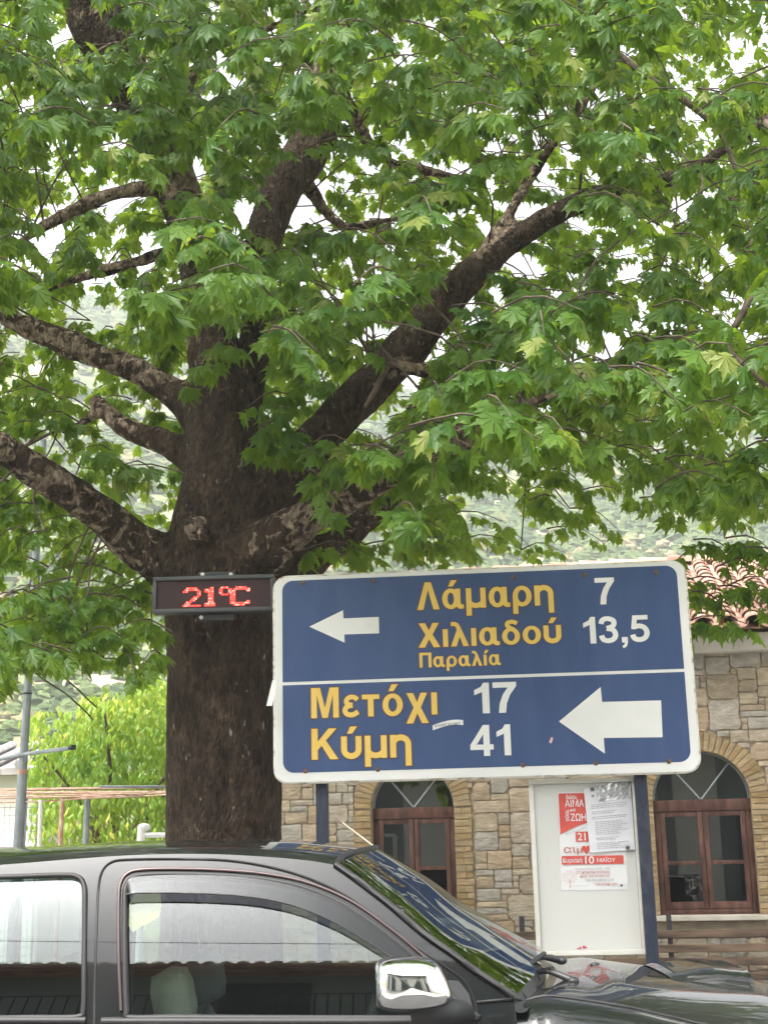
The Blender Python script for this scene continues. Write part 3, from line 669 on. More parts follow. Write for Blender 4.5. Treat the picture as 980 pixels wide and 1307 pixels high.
# bench against the wall
bpl = Plane(WALL.p(0, 0, 0.45), BU, (0, 0, 1))
bu0, bu1 = bpl.uv(640, 1200)[0], bpl.uv(1080, 1200)[0]
bench = empty('wooden_bench', tuple(bpl.p((bu0 + bu1) / 2, .11, 0)), 'long dark brown slatted bench standing against the stone wall', 'bench')
for k, py in enumerate((1192.5, 1211, 1228, 1247)):
    v = bpl.uv(900, py)[1]; g = MB()
    g.box(bpl.p((bu0 + bu1) / 2, v, -0.05 - 0.02 * (3 - k) * 0.5), (bu1 - bu0, .03, .075), RB @ Matrix.Rotation(R(-8), 3, 'X'), bev=.006); g.build('back_slat', M['bench_wood'], bench)
vb = bpl.uv(900, 1262)[1]
for k in range(4):
    g = MB(); g.box(bpl.p((bu0 + bu1) / 2, vb - .03, 0.05 + .105 * k), (bu1 - bu0, .085, .03), RB, bev=.006); g.build('seat_slat', M['bench_wood'], bench)
for t in (.06, .5, .94):
    uu = bu0 + (bu1 - bu0) * t; g = MB()
    g.box(bpl.p(uu, (.11 + vb - .045) / 2, .36), (.05, .05, vb - .155), RB); g.box(bpl.p(uu, .5, -.125), (.05, .05, .78), RB); g.box(bpl.p(uu, vb - .07, .12), (.045, .5, .04), RB)
    g.build('leg', M['iron'], bench)

# ================================================================== LEFT BACKGROUND
# pale house at the left edge
hs = at(20, 1040, 20.0)
house = empty('white_house', (hs.x - 3, 21.5, 0), 'whitewashed low house with grey roof at the left edge behind the lamp pole', 'house')
xr = at(46, 1040, 20).x; zt = at(20, 990, 20).z
g = MB(); g.box((xr - 4, 22.0, zt / 2), (8, 4, zt)); g.build('wall', M['whitewash'], house)
g = MB(); g.prism([(xr + .25, 19.7, zt), (xr + .25, 19.7, zt + .1), (xr + .25, 22.0, zt + .55), (xr + .25, 24.3, zt + .1), (xr + .25, 24.3, zt)], (-8.5, 0, 0)); g.build('roof', M['slate'], house)
g = MB()
for k in range(22): g.tube([(xr + .2 - k * .38, 19.62, zt + .14), (xr + .2 - k * .38, 22, zt + .60)], .07, 6)
g.build('roof_tiles', M['slate'], house, smooth=60)
wn = MB(); wn.box((xr - 1.2, 19.985, zt * .55), (.7, .06, 1.0)); wn.build('shutter', M['galv'], house)
# lamp pole
lp0, lp1 = at(26, 1040, 13.0), at(36, 880, 13.0); dl = (lp1 - lp0) / (lp1.z - lp0.z)
pb = lp0 - dl * (lp0.z - 0.11); pole = empty('lamp_pole', tuple(pb), 'grey galvanised lamp pole leaning slightly at the left edge of the picture', 'lamp pole')
g = MB(); zs = at(30, 985, 13).z
g.tube([pb, pb + dl * (zs - .11)], .047, 14); g.tube([pb + dl * (zs - .112), pb + dl * 5.6], [.040, .033], 14); g.build('shaft', M['galv'], pole, smooth=40)
g = MB(); g.tube([pb + dl * (zs - .13), pb + dl * (zs - .09)], .052, 14); g.build('collar', M['rust'], pole, smooth=40)
g = MB(); zb = at(34, 885, 13).z; g.tube([pb + dl * (zb - .12), pb + dl * (zb - .105)], .043, 14); g.build('band', M['rubber'], pole, smooth=40)
a0, a1 = at(36, 962, 12.9), at(90, 955, 12.5)
g = MB(); g.box((a0 + a1) / 2, ((a1 - a0).length, .055, .034), Matrix.Rotation(atan2(a1.y - a0.y, a1.x - a0.x), 3, 'Z') @ Matrix.Rotation(-math.asin((a1.z - a0.z) / (a1 - a0).length), 3, 'Y'), bev=.012); lh = g.build('lamp_head', M['galv'], pole)
g = MB(); g.tube([at(-40, 975, 13.2), at(0, 969, 13.1), a0], .018, 8); g.build('lamp_arm', M['galv'], pole, smooth=40)
g = MB(); g.box(a1 + V((.03, 0, .006)), (.035, .065, .044)); g.build('end_cap', M['rubber'], lh)
# cables
for k, (p0, p1, p2) in enumerate([((30, 835, 13.0), (90, 890, 15.5), (130, 931, 19.0)), ((60, 830, 13.4), (105, 885, 16), (150, 930, 20.0))]):
    pts = spline([pb + dl * 4.4 if k == 0 else pb + dl * 4.55, at(*p0), at(*p1), at(*p2), at(p2[0] + 60, p2[1] + 75, p2[2] + 9)], 20)
    g = MB(); g.tube(pts, .011, 6)
    g.build('overhead_cable', M['cable'], smooth=60, label=['black cable running down from the lamp pole, the left one of two', 'black cable running down from the lamp pole, the right one of two'][k], cat='cable', group='cables at the lamp pole')
# pergola of rusty pipes
perg = empty('pergola', tuple(at(110, 1070, 14.5) * 1), 'low rusty pipe pergola frame in front of the bright green tree', 'pergola')
perg.location.z = 0.11
g = MB()
for k in range(11):
    y0 = 1008 + random.uniform(-1, 16); y1 = y0 - random.uniform(0, 9); Y = random.uniform(13.6, 15.8)
    xa = random.uniform(-120, 40) if k % 3 else -120; xb = random.uniform(130, 330) if k % 4 else 330
    a, b = at(xa, y0 + 1, Y), at(xb, y1, Y + random.uniform(-.3, .3)); m_ = (a + b) / 2 + V((0, 0, random.uniform(-.04, .01)))
    g.tube(spline([a, m_, b], 8), random.uniform(.006, .012), 6, a=random.random())
g.build('pipe_rails', M['rust'], perg, smooth=60)
g = MB(); a, b = at(128, 1004, 13.5), at(330, 1004, 13.8); g.tube([a, b], .014, 6); g.build('pale_rail', M['galv'], perg, smooth=60)
for px, mt, rr in ((80, 'rust', .025), (112, 'galv', .032), (33, 'galv', .025), (300, 'rust', .025), (-70, 'rust', .025)):
    t_ = at(px, 1018, 14.5); g = MB(); g.tube([(t_.x - .02, 14.5, 0.0), (t_.x, 14.5, t_.z)], rr, 8); g.build('post', M[mt], perg, smooth=40)
# wire mesh fence on thin posts
fx0, fx1 = at(-160, 1040, 13.8).x, at(52, 1040, 13.8).x; fzt = at(20, 1028, 13.8).z
fence = empty('wire_fence', (fx1, 13.8, 0.0), 'wire mesh fence panel in front of the white house', 'fence')
g = MB(); x = fx0
while x < fx1: g.tube([(x, 13.8, .05), (x, 13.8, fzt)], .003, 4, cap=False); x += .055
for k in range(26): g.tube([(fx0, 13.803, .08 + k * (fzt - .1) / 25), (fx1, 13.803, .08 + k * (fzt - .1) / 25)], .003, 4, cap=False)
g.build('wire_mesh', M['galv'], fence)
for x in (fx0, (fx0 + fx1) / 2, fx1):
    g = MB(); g.tube([(x, 13.8, 0), (x, 13.8, fzt + .05)], .022, 8); g.build('post', M['whitewash'], fence, smooth=40)
# white pipe rail beside the trunk
ra, rb = at(176, 1066, 11.5), at(330, 1066, 11.5)
rail = empty('pipe_rail', (ra.x, 11.5, .11), 'white painted pipe rail with an upright end beside the big trunk', 'railing')
g = MB(); g.tube([ra + V((.02, 0, 0)), rb], .022, 8); g.build('rail', M['sign_white'], rail, smooth=40)
g = MB(); pt_ = at(181, 1056, 11.5); g.tube([(pt_.x, 11.5, .1), (pt_.x, 11.5, pt_.z)], .034, 10); g.ball((pt_.x + .02, 11.5, pt_.z), (.055, .035, .035)); g.build('post', M['sign_white'], rail, smooth=50)
g = MB(); g.tube([(rb.x, 11.5, .1), (rb.x, 11.5, rb.z)], .03, 10); g.build('post', M['sign_white'], rail, smooth=50)

# ------------------------------------------------------------------ leaves in bulk
def plane_leaf():
    lob = [(-130, .32, .08), (-86, .54, .115), (-43, .68, .135), (0, .76, .15), (43, .68, .135), (86, .54, .115), (130, .32, .08)]
    sin_r = [.20, .30, .35, .35, .30, .20]; c = (0, .27); out = [(0.0, 0.0)]
    P = lambda an, r, off: (c[0] + r * sin(R(an)) + off * cos(R(an)), c[1] + r * cos(R(an)) - off * sin(R(an)))
    for i, (an, L, w_) in enumerate(lob):
        if L > .4: out += [P(an, L * .60, -w_ * 1.35), P(an, L * .66, -w_ * .62)]
        out += [P(an, L, 0)]
        if L > .4: out += [P(an, L * .66, w_ * .62), P(an, L * .60, w_ * 1.35)]
        if i < 6: out.append(P((an + lob[i + 1][0]) / 2, sin_r[i], 0))
    return np.array([c] + out)
def leaf_variants(o2, folds):
    res = []
    n = len(o2); f = np.array([(0, i, i + 1 if i + 1 < n else 1) for i in range(1, n)])
    for (droop, fold, tw) in folds:
        x, y = o2[:, 0], o2[:, 1]; r2 = x * x + (y - .25) ** 2
        z = -droop * r2 - fold * np.abs(x) + tw * x * y
        res.append(np.stack([x, y, z], 1))
    return res, f
def leaves_mesh(name, bases, axes, norms, sizes_, rnds, variants, faces, m, parent=None, **kw):
    n = len(bases); a = axes / np.linalg.norm(axes, axis=1, keepdims=True)
    nr = norms - a * (norms * a).sum(1, keepdims=True); nr /= np.linalg.norm(nr, axis=1, keepdims=True) + 1e-9
    s = np.cross(a, nr); vi = rng.integers(0, len(variants), n); VA = np.array(variants)[vi]          # n,k,3
    P = VA[:, :, 0:1] * s[:, None] + VA[:, :, 1:2] * a[:, None] + VA[:, :, 2:3] * nr[:, None]
    P = bases[:, None] + P * sizes_[:, None, None]; k = VA.shape[1]
    Fc = (faces[None] + (np.arange(n) * k)[:, None, None]).reshape(-1, 3)
    return mesh_np(name, P.reshape(-1, 3), Fc, m, np.repeat(rnds, k), parent, **kw)

# bright fruit tree behind the pergola ---------------------------------------------
ft = at(150, 1040, 18.5)
ftree = empty('fruit_tree', (ft.x, 18.5, 0), 'bright yellow-green fruit tree with hanging narrow leaves left of the trunk', 'tree')
g = MB(); g.tube([(ft.x, 18.5, 0), (ft.x + .05, 18.5, 1.0), (ft.x - .05, 18.5, 1.5)], [.11, .09, .08], 10)
for k in range(9):
    an = k * 2.4; e = V((ft.x + cos(an) * random.uniform(.8, 1.6), 18.5 + sin(an) * 1.4, random.uniform(2.4, 3.6)))
    g.tube(spline([V((ft.x - .03, 18.5, 1.1 + .05 * k)), V((ft.x, 18.5, 1.3)).lerp(e, .5) + V((0, 0, .2)), e], 8), [.05, .045, .04, .034, .028, .022, .016, .01], 7)
g.build('trunk', M['twig'], ftree, smooth=50)
o2 = np.array([(0, .5), (0, 0), (.13, .2), (.20, .48), (.11, .8), (0, 1), (-.11, .8), (-.20, .48), (-.13, .2)])
fv, ffc = leaf_variants(o2, [(.5, .4, .1), (.9, .2, -.2), (.3, .6, .3)])
B, A, Nn, S, Q = [], [], [], [], []
top = [(30, 905), (60, 925), (100, 905), (130, 890), (165, 878), (200, 868), (240, 870), (340, 880)]
while len(B) < 12500:
    px, py = random.uniform(30, 350), random.uniform(865, 1085)
    tp = np.interp(px, [t[0] for t in top], [t[1] for t in top]) + 8 * sin(px * .21) + 5 * sin(px * .09)
    if py < tp or (px < 44 + 6 * sin(py * .1) and py > 900): continue
    p = at(px, py, 18.5 + random.uniform(-1.5, 1.5))
    if noise.noise(p * 2.3) < -0.02 - 0.2 * random.random(): continue
    if py > 1030 and random.random() < .35: continue
    for k in range(random.randint(3, 6)):
        B.append(p + V((random.gauss(0, .06), random.gauss(0, .06), random.gauss(0, .05)))); A.append((random.gauss(0, .45), random.gauss(0, .45) - .1, -1)); Nn.append((random.gauss(0, .6), random.gauss(-.7, .6), .6))
        S.append(random.uniform(.08, .14)); Q.append(min(max(.5 + .55 * noise.noise(p * 1.3) + random.gauss(0, .25), 0), 1))
leaves_mesh('crown', np.array(B), np.array(A), np.array(Nn), np.array(S), np.array(Q), fv, ffc, M['leaf_young'], ftree)

# ================================================================== BIG PLANE TREE
def limb(pts): return [(at(px, py, Y), hw * Y / F) for px, py, Y, hw in pts]
tb = at(284, 1075, 8.3)
LIMBS = {
 'trunk': [(V((tb.x, 8.3, 0.0)), .50), (V((tb.x, 8.3, .22)), .43), (V((tb.x, 8.3, .6)), .38)] + limb([(284, 1070, 8.3, 73), (285, 960, 8.3, 72), (283, 860, 8.3, 69), (280, 790, 8.3, 69), (279, 730, 8.3, 76), (284, 670, 8.3, 66), (287, 600, 8.3, 55), (286, 540, 8.3, 48), (283, 490, 8.35, 42)]),
 'left_leader': limb([(283, 530, 8.33, 45), (276, 470, 8.36, 38), (268, 410, 8.4, 33), (260, 350, 8.45, 31), (245, 290, 8.5, 31), (215, 210, 8.4, 33), (180, 130, 8.2, 37), (130, 40, 8.0, 40), (90, -60, 7.8, 38), (40, -220, 7.5, 28), (0, -400, 7.3, 16)]),
 'right_leader': limb([(302, 570, 8.42, 32), (317, 500, 8.5, 22), (327, 430, 8.6, 22), (329, 370, 8.7, 20), (337, 300, 8.8, 25), (360, 240, 8.9, 30), (395, 185, 9.0, 31), (428, 90, 9.1, 32), (445, 0, 9.2, 31), (470, -150, 9.3, 26), (480, -350, 9.4, 15)]),
 'right_limb': limb([(322, 668, 8.3, 42), (354, 624, 8.22, 32), (388, 582, 8.12, 29), (420, 546, 8.1, 28), (460, 508, 8.1, 29), (500, 465, 8.1, 28), (550, 405, 8.1, 26), (590, 360, 8.1, 24), (625, 330, 8.1, 20), (680, 290, 8.1, 17), (740, 258, 8.0, 14), (800, 240, 8.0, 11), (865, 225, 7.9, 9), (940, 180, 7.8, 7), (1060, 90, 7.6, 4)]),
 'right_fork': limb([(612, 338, 8.1, 13), (640, 290, 8.1, 10), (680, 220, 8.0, 8), (720, 165, 7.9, 6), (770, 90, 7.8, 5), (820, -20, 7.7, 3)]),
 'low_right': limb([(310, 720, 8.15, 48), (350, 692, 8.0, 36), (385, 668, 7.85, 26), (420, 648, 7.75, 23), (450, 632, 7.6, 21), (500, 602, 7.4, 18), (550, 576, 7.2, 16), (600, 552, 7.0, 17), (640, 528, 6.9, 13), (690, 510, 6.9, 7), (730, 500, 6.9, 3)]),
 'low_right_back': limb([(330, 720, 8.4, 45), (385, 715, 8.45, 30), (430, 692, 8.55, 20), (470, 660, 8.65, 17), (510, 622, 8.8, 15), (560, 590, 9.0, 13), (640, 540, 9.2, 11), (740, 480, 9.5, 8), (860, 430, 9.8, 5)]),
 'low_left': limb([(275, 735, 8.25, 52), (232, 728, 8.2, 40), (198, 708, 8.15, 31), (160, 682, 8.05, 27), (120, 650, 7.9, 24), (60, 610, 7.7, 23), (0, 570, 7.5, 22), (-80, 520, 7.2, 18), (-180, 440, 6.9, 13), (-320, 340, 6.5, 8)]),
 'left_stub': limb([(268, 605, 8.3, 34), (238, 580, 8.3, 22), (200, 561, 8.33, 17), (160, 545, 8.38, 15), (125, 515, 8.43, 12), (117, 508, 8.44, 9)]),
 'stub_twig': limb([(128, 522, 8.43, 9), (112, 535, 8.45, 8), (92, 552, 8.5, 5), (75, 548, 8.5, 3)]),
 'left_limb': limb([(270, 545, 8.4, 36), (240, 515, 8.4, 25), (205, 490, 8.4, 20), (165, 470, 8.4, 18), (120, 452, 8.4, 17), (75, 433, 8.4, 16), (30, 415, 8.4, 14), (-30, 380, 8.4, 11), (-120, 310, 8.4, 7)]),
 'left_pale': limb([(235, 238, 8.45, 14), (205, 240, 8.4, 12), (165, 243, 8.3, 11), (130, 252, 8.25, 11), (95, 268, 8.2, 10), (55, 290, 8.1, 9), (10, 318, 8.0, 7), (-50, 345, 7.9, 4)]),
 'left_thin': limb([(262, 345, 8.5, 16), (235, 322, 8.55, 11), (205, 325, 8.55, 9), (160, 338, 8.55, 8), (110, 352, 8.55, 7), (60, 372, 8.5, 6), (20, 392, 8.5, 4)]),
 'top_pale': limb([(225, 220, 8.4, 20), (235, 130, 8.2, 10), (260, 75, 8.0, 8), (300, 50, 7.9, 6), (350, 33, 7.8, 5), (420, 0, 7.6, 3)]),
 'right_twig': limb([(735, 145, 7.86, 4), (750, 90, 7.5, 4), (780, 65, 7.2, 4), (820, 95, 7.0, 4.5), (860, 120, 6.9, 5), (895, 145, 6.9, 5), (922, 175, 6.9, 4), (938, 215, 6.9, 3)]),
 'edge_twig': limb([(975, 155, 7.75, 6), (1015, 200, 7.2, 6), (1020, 250, 6.6, 6), (978, 340, 6.4, 5), (950, 395, 6.3, 5), (928, 440, 6.3, 4), (955, 470, 6.2, 3), (985, 500, 6.2, 3)]),
 'mid_twig': limb([(560, 475, 8.0, 11), (520, 470, 7.9, 8), (490, 458, 7.8, 5), (470, 450, 7.8, 3)]),
 'down_twig': limb([(497, 462, 7.85, 5), (480, 495, 7.8, 4), (465, 520, 7.75, 2.5)]),
 'back_branch': limb([(420, 90, 9.1, 14), (480, 195, 9.6, 9), (530, 215, 9.8, 8), (590, 228, 10, 6), (640, 215, 10.2, 5), (690, 190, 10.4, 3)]),
 'back_branch2': limb([(380, 215, 9.0, 12), (430, 285, 9.5, 6), (490, 282, 9.8, 5), (560, 262, 10.2, 4), (620, 240, 10.5, 3)]),
}
tree = empty('plane_tree', (tb.x, 8.3, 0), 'huge old plane tree with thick dark trunk and spreading mottled limbs', 'tree')
THIN = []; bm_ = MB(); LP = []; LK = []; LQ0 = []
PATCH = {'left_leader': .25, 'right_leader': .05, 'right_limb': .12, 'low_right': .85, 'low_right_back': .3, 'low_left': .66, 'left_stub': .85, 'left_limb': .8, 'left_pale': 1.0, 'top_pale': 1.0, 'mid_twig': .9, 'right_fork': .9}
for nm, L in LIMBS.items():
    pts = [p for p, r in L]; n = max(8, 4 * len(L)); cs = spline(pts, n); rs = [max(v.x, .008) for v in spline([V((r, 0, 0)) for p, r in L], n)]
    if nm in ('right_twig', 'edge_twig', 'down_twig'): THIN.append((cs, rs)); continue
    bm_.tube(cs, rs, 20)
    if nm != 'trunk':
        for p, r in zip(cs, rs): LP.append((p, r)); LK.append(PATCH.get(nm, .8))
    else:
        for p, r in zip(cs, rs): LQ0.append(p)
# the knot scar on the trunk
kp = at(250, 672, 7.80); bm_.ball(kp + V((0, .07, 0)), (.085, .11, .09)); bm_.ball(at(262, 687, 7.74) + V((0, .05, 0)), (.035, .07, .04))
tm = bpy.data.meshes.new('trunk_raw'); tm.from_pydata(bm_.v, [], bm_.f); tmp = bpy.data.objects.new('trunk_raw', tm); COL.objects.link(tmp)
md = tmp.modifiers.new('r', 'REMESH'); md.mode = 'VOXEL'; md.voxel_size = 0.022
ms = tmp.modifiers.new('s', 'SMOOTH'); ms.iterations = 6; ms.factor = 0.5
dg = bpy.context.evaluated_depsgraph_get(); me = bpy.data.meshes.new_from_object(tmp.evaluated_get(dg)); bpy.data.objects.remove(tmp)
n = len(me.vertices); co = np.zeros(n * 3, np.float32); me.vertices.foreach_get('co', co); co = co.reshape(-1, 3)
no = np.zeros(n * 3, np.float32); me.vertices.foreach_get('normal', no); no = no.reshape(-1, 3)
patch = np.zeros(n, np.float32); LPn = np.array([tuple(p) for p, r in LP], np.float32)
for i in range(n):
    p = V(co[i]); q = V((p.x * 4, p.y * 4, p.z * 1.6))
    d = 0.020 * noise.fractal(q, .9, 2.1, 4) + 0.006 * noise.noise(V((p.x * 22, p.y * 22, p.z * 7)))
    co[i] += no[i] * d
    dk = (p - kp).length
    if dk < .16: co[i] += no[i] * 0.012 * sin(dk * 150) * (1 - dk / .16)
    dd = ((LPn - co[i]) ** 2).sum(1); kk = int(dd.argmin()); hr = sqrt((p.x - tb.x) ** 2 + (p.y - 8.3) ** 2)
    patch[i] = LK[kk] * min(max((hr - .34) / .35, 0), 1) if p.z < 4.6 else LK[kk]
    if dk < .1: patch[i] = max(patch[i], .75)
me.vertices.foreach_set('co', co.ravel()); a_ = me.attributes.new('patch', 'FLOAT', 'POINT'); a_.data.foreach_set('value', patch)
me.polygons.foreach_set('use_smooth', [True] * len(me.polygons)); me.materials.append(M['bark']); me.update(); me.name = 'trunk'
to = bpy.data.objects.new('trunk', me); COL.objects.link(to); to.parent = tree; to.matrix_parent_inverse = Matrix.Translation(-V(tree.location))

# crown: sprays of lobed leaves on drooping twigs
BND = [(-400, 860), (0, 880), (60, 868), (110, 850), (150, 880), (185, 878), (205, 850), (222, 760), (235, 690), (330, 690), (400, 705), (440, 722), (500, 716), (560, 714), (590, 716), (600, 640), (640, 660), (700, 655), (760, 662), (810, 655), (860, 676), (885, 690), (900, 700), (925, 700), (960, 705), (1000, 730), (1400, 730)]
def bound(px): return np.interp(px, [b[0] for b in BND], [b[1] for b in BND])
GAPS = [(430, 270, 22, 12), (500, 335, 18, 12), (560, 325, 14, 12), (412, 345, 12, 12), (462, 205, 16, 12), (395, 300, 12, 10), (545, 180, 10, 8), (470, 120, 12, 10), (95, 200, 12, 10), (30, 250, 14, 10), (700, 290, 14, 8), (75, 222, 28, 20), (110, 243, 22, 16), (145, 285, 20, 18), (395, 245, 30, 26), (375, 262, 26, 22), (450, 148, 24, 16), (440, 368, 14, 16), (192, 315, 14, 12), (505, 165, 18, 22), (625, 250, 24, 16), (660, 275, 26, 18), (845, 318, 26, 18), (802, 338, 20, 18), (882, 200, 20, 14), (945, 70, 26, 26), (970, 12, 22, 22), (690, 325, 18, 14), (782, 292, 14, 16), (862, 254, 16, 14), (478, 262, 14, 12), (595, 290, 18, 16), (140, 395, 34, 26), (60, 240, 14, 12), (530, 300, 12, 10), (855, 520, 16, 14), (945, 540, 16, 18), (735, 690, 40, 26), (640, 650, 34, 30), (740, 640, 26, 18), (830, 690, 22, 22), (130, 250, 16, 8), (215, 330, 10, 12), (540, 410, 12, 8), (665, 480, 8, 8), (815, 395, 12, 12), (905, 395, 12, 12), (720, 215, 12, 10), (760, 60, 10, 10), (890, 110, 18, 12), (930, 190, 14, 8), (750, 200, 10, 8), (870, 5, 20, 10), (920, 320, 10, 10), (735, 440, 10, 8), (640, 470, 8, 6), (770, 500, 10, 8), (880, 560, 10, 8), (575, 8, 10, 8), (500, 60, 8, 6), (350, 90, 8, 8), (280, 65, 8, 6), (300, 100, 8, 6), (50, 60, 8, 6), (60, 120, 10, 8), (170, 110, 8, 6), (960, 410, 14, 14)]
CORR = []   # corridors in front of the limbs that stay clear of near leaves
def seg(nm, i0, i1, wd): 
    L = LIMBS[nm]
    for i in range(i0, i1):
        for t in np.linspace(0, 1, 6): p = L[i][0].lerp(L[i + 1][0], t); CORR.append((*pix(p), wd))
seg('trunk', 3, 11, 70); seg('right_limb', 2, 7, 26); seg('low_left', 2, 6, 26); seg('left_limb', 1, 6, 20); seg('left_stub', 1, 4, 18); seg('low_right', 2, 4, 22); seg('left_leader', 0, 1, 25)
seg('left_pale', 1, 5, 15); seg('left_thin', 2, 5, 8); seg('right_leader', 5, 6, 18); seg('left_leader', 7, 8, 2); seg('right_fork', 1, 2, 4); seg('right_limb', 7, 10, 9)
CORR = np.array(CORR)
LPp = np.array([tuple(p) for p, r in LP]); LPr = np.array([r for p, r in LP])
lv2, lfc = leaf_variants(plane_leaf(), [(.35, .18, .1), (.6, .30, -.15), (.15, .42, .2), (.8, .1, .0), (1.1, .35, .4), (.5, .6, -.4)])
B, A, Nn, S, Q = [], [], [], [], []; TW = MB()
for cs, rs in THIN: TW.tube(cs, rs, 7)
def spray(c, rad_dir, nl, sz, hue):
    L = random.uniform(.28, .55); d = V((rad_dir.x + random.gauss(0, .5), rad_dir.y + random.gauss(0, .5), random.uniform(-.55, .25))).normalized()
    p0 = c - d * L * .5; p1 = c + d * L * .5 + V((0, 0, -.12 * L)); pm = c + V((0, 0, .05))
    pts = spline([p0, pm, p1], 6); TW.tube(pts, [.006, .0055, .005, .004, .003, .002], 4, cap=False)
    for k in range(nl):
        t = (k + random.random()) / nl; q = pts[0].lerp(pts[2], t * 2) if t < .5 else pts[2].lerp(pts[5], t * 2 - 1)
        side = d.cross(V((0, 0, 1))); side = side.normalized() if side.length > .1 else V((1, 0, 0)); sgn = 1 if k % 2 else -1
        ax = side * sgn * random.uniform(.25, .9) + d * random.uniform(.0, .7) + V((0, 0, -random.uniform(.25, 1.25))); ax.normalize()
        nr = V((random.gauss(0, .35), random.gauss(-.25, .4), 1.0)) + ax * .3 + rad_dir * .35
        s_ = sz * random.uniform(.48, 1.15); pet = q + ax * s_ * .28
        B.append(pet); A.append(ax); Nn.append(nr); S.append(s_); Q.append(min(max(hue + random.gauss(0, .22), 0), 1) if random.random() > .03 else 1.0)
    return p0
def ok(px, py, Y, mg=20):
    b = bound(px)
    if py > b - 6 - random.random() * 16: return False
    if 330 < px < 930 and Y < 7.9 and py > b - 52: return False
    if px > 840 and py > 655: return False
    for gx, gy, gw, gh in GAPS:
        if ((px - gx) / max(gw + mg, 3)) ** 2 + ((py - gy) / max(gh + mg, 3)) ** 2 < 1: return False
    return True
cnt = 0; tries = 0
def place(px, py, Y, nl=None):
    global cnt
    c = at(px, py, Y); rd = V((c.x - tb.x, c.y - 8.3, 0)); rl = rd.length; rd = rd.normalized() if rl > .2 else V((0, -1, 0))
    sz = random.uniform(.102, .15) if Y < 8.2 else random.uniform(.098, .14) if Y < 9.4 else random.uniform(.095, .135)
    hue = (.35 if Y < 9.4 else .6) + .5 * noise.noise(c * .8) + random.gauss(0, .12)  # far sprays get a lighter green: backlight from the sky put into leaf colour
    p0 = spray(c, rd, (nl + 5) if nl else random.randint(13, 20), sz, hue)
    if random.random() < .22:
        dd = ((LPp - np.array(c)) ** 2).sum(1); k = int(dd.argmin()); q = V(LPp[k]); dist = (q - p0).length
        if dist < 1.3:
            mid = (q + p0) / 2 + V((random.gauss(0, .1), random.gauss(0, .1), .12 * dist)); rr = min(LPr[k] * .6, .004 + .004 * dist)
            pts = spline([q, mid, p0], 8); TW.tube(pts, list(np.linspace(rr, .005, 8)), 5, cap=False)
    cnt += 1
# in view: near layer (towards the viewer), middle, and far side of the crown
for layer, (n_, ya, yb) in enumerate(((500, 5.0, 7.6), (640, 7.4, 9.4), (1450, 9.2, 13.2))):
    k = 0; tries = 0
    while k < n_ and tries < 40000:
        tries += 1; px = random.uniform(-120, 1100); py = random.uniform(-140, 885); Y = random.uniform(ya, yb)
        if not ok(px, py, Y, (11, 8, -8)[layer]): continue
        c = at(px, py, Y)
        if layer == 0:
            if 140 < px < 430 and py > 470 or px < 240 and 380 < py < 760: continue
            if py > 560 and Y < 6.0: continue
        if layer < 2 and Y < 8.6:
            dv = (CORR[:, 0] - px) ** 2 + (CORR[:, 1] - py) ** 2
            if (dv < (CORR[:, 2] + 22) ** 2).any(): continue
        if layer == 2:
            if 130 < px < 460 and py > 640 and Y < 10: continue
            nv_ = noise.noise(V((px * .012, py * .012, 3.0)))
            if py < 600 and nv_ < -0.42: continue
        place(px, py, Y); k += 1
# hand-laid sprays: clusters that hang below the general edge
for px, py, Y, nl in [(40, 800, 7.6, 14), (90, 830, 7.4, 14), (130, 810, 7.5, 14), (165, 845, 7.5, 13), (185, 800, 7.7, 13), (110, 770, 7.6, 13), (60, 760, 7.8, 13), (20, 830, 7.7, 12), (195, 840, 7.7, 10), (150, 770, 7.8, 12), (30, 720, 8.0, 12), (90, 700, 8.6, 12), (150, 720, 8.8, 12),
                      (908, 795, 8.0, 10), (912, 772, 8.1, 8), (902, 745, 8.2, 6), (948, 722, 8.0, 8), (985, 712, 7.8, 9), (915, 700, 8.2, 7), (965, 745, 7.9, 6), (945, 760, 8.0, 5), (890, 705, 8.2, 6), (960, 695, 8.0, 8), (345, 510, 7.5, 10), (362, 545, 7.4, 9), (392, 490, 7.5, 8), (420, 565, 7.3, 8), (395, 430, 7.7, 9), (560, 560, 6.6, 9), (520, 590, 6.8, 7), (610, 520, 6.3, 10), (580, 590, 7.0, 8), (650, 510, 6.4, 9),
                      (735, 680, 9.8, 10), (690, 700, 10.2, 9), (620, 690, 10.0, 10), (660, 690, 10.4, 7), (580, 690, 9.6, 12), (545, 700, 9.0, 11), (500, 700, 8.8, 11), (460, 705, 8.6, 10), (430, 700, 8.0, 7), (760, 660, 9.4, 8), (600, 660, 9.4, 10), (700, 640, 8.6, 10),
                      (280, 400, 7.4, 12), (285, 440, 7.5, 9), (255, 470, 7.6, 6), (350, 530, 7.5, 9), (370, 570, 7.4, 8), (410, 620, 7.3, 9), (350, 570, 7.6, 6), (430, 590, 7.2, 8), (300, 370, 7.3, 12), (240, 250, 7.2, 12), (270, 290, 7.2, 12), (215, 200, 7.0, 12), (170, 190, 6.8, 12), (190, 140, 6.6, 12), (120, 120, 6.5, 12), (210, 90, 6.5, 12), (60, 90, 6.6, 12), (90, 160, 6.8, 12), (160, 60, 6.3, 10), (370, 150, 7.4, 12), (400, 110, 7.2, 12), (340, 200, 7.6, 10), (420, 60, 7.0, 12), (250, 30, 6.2, 12), (215, 320, 7.4, 8)]:
    place(px, py, Y, nl)
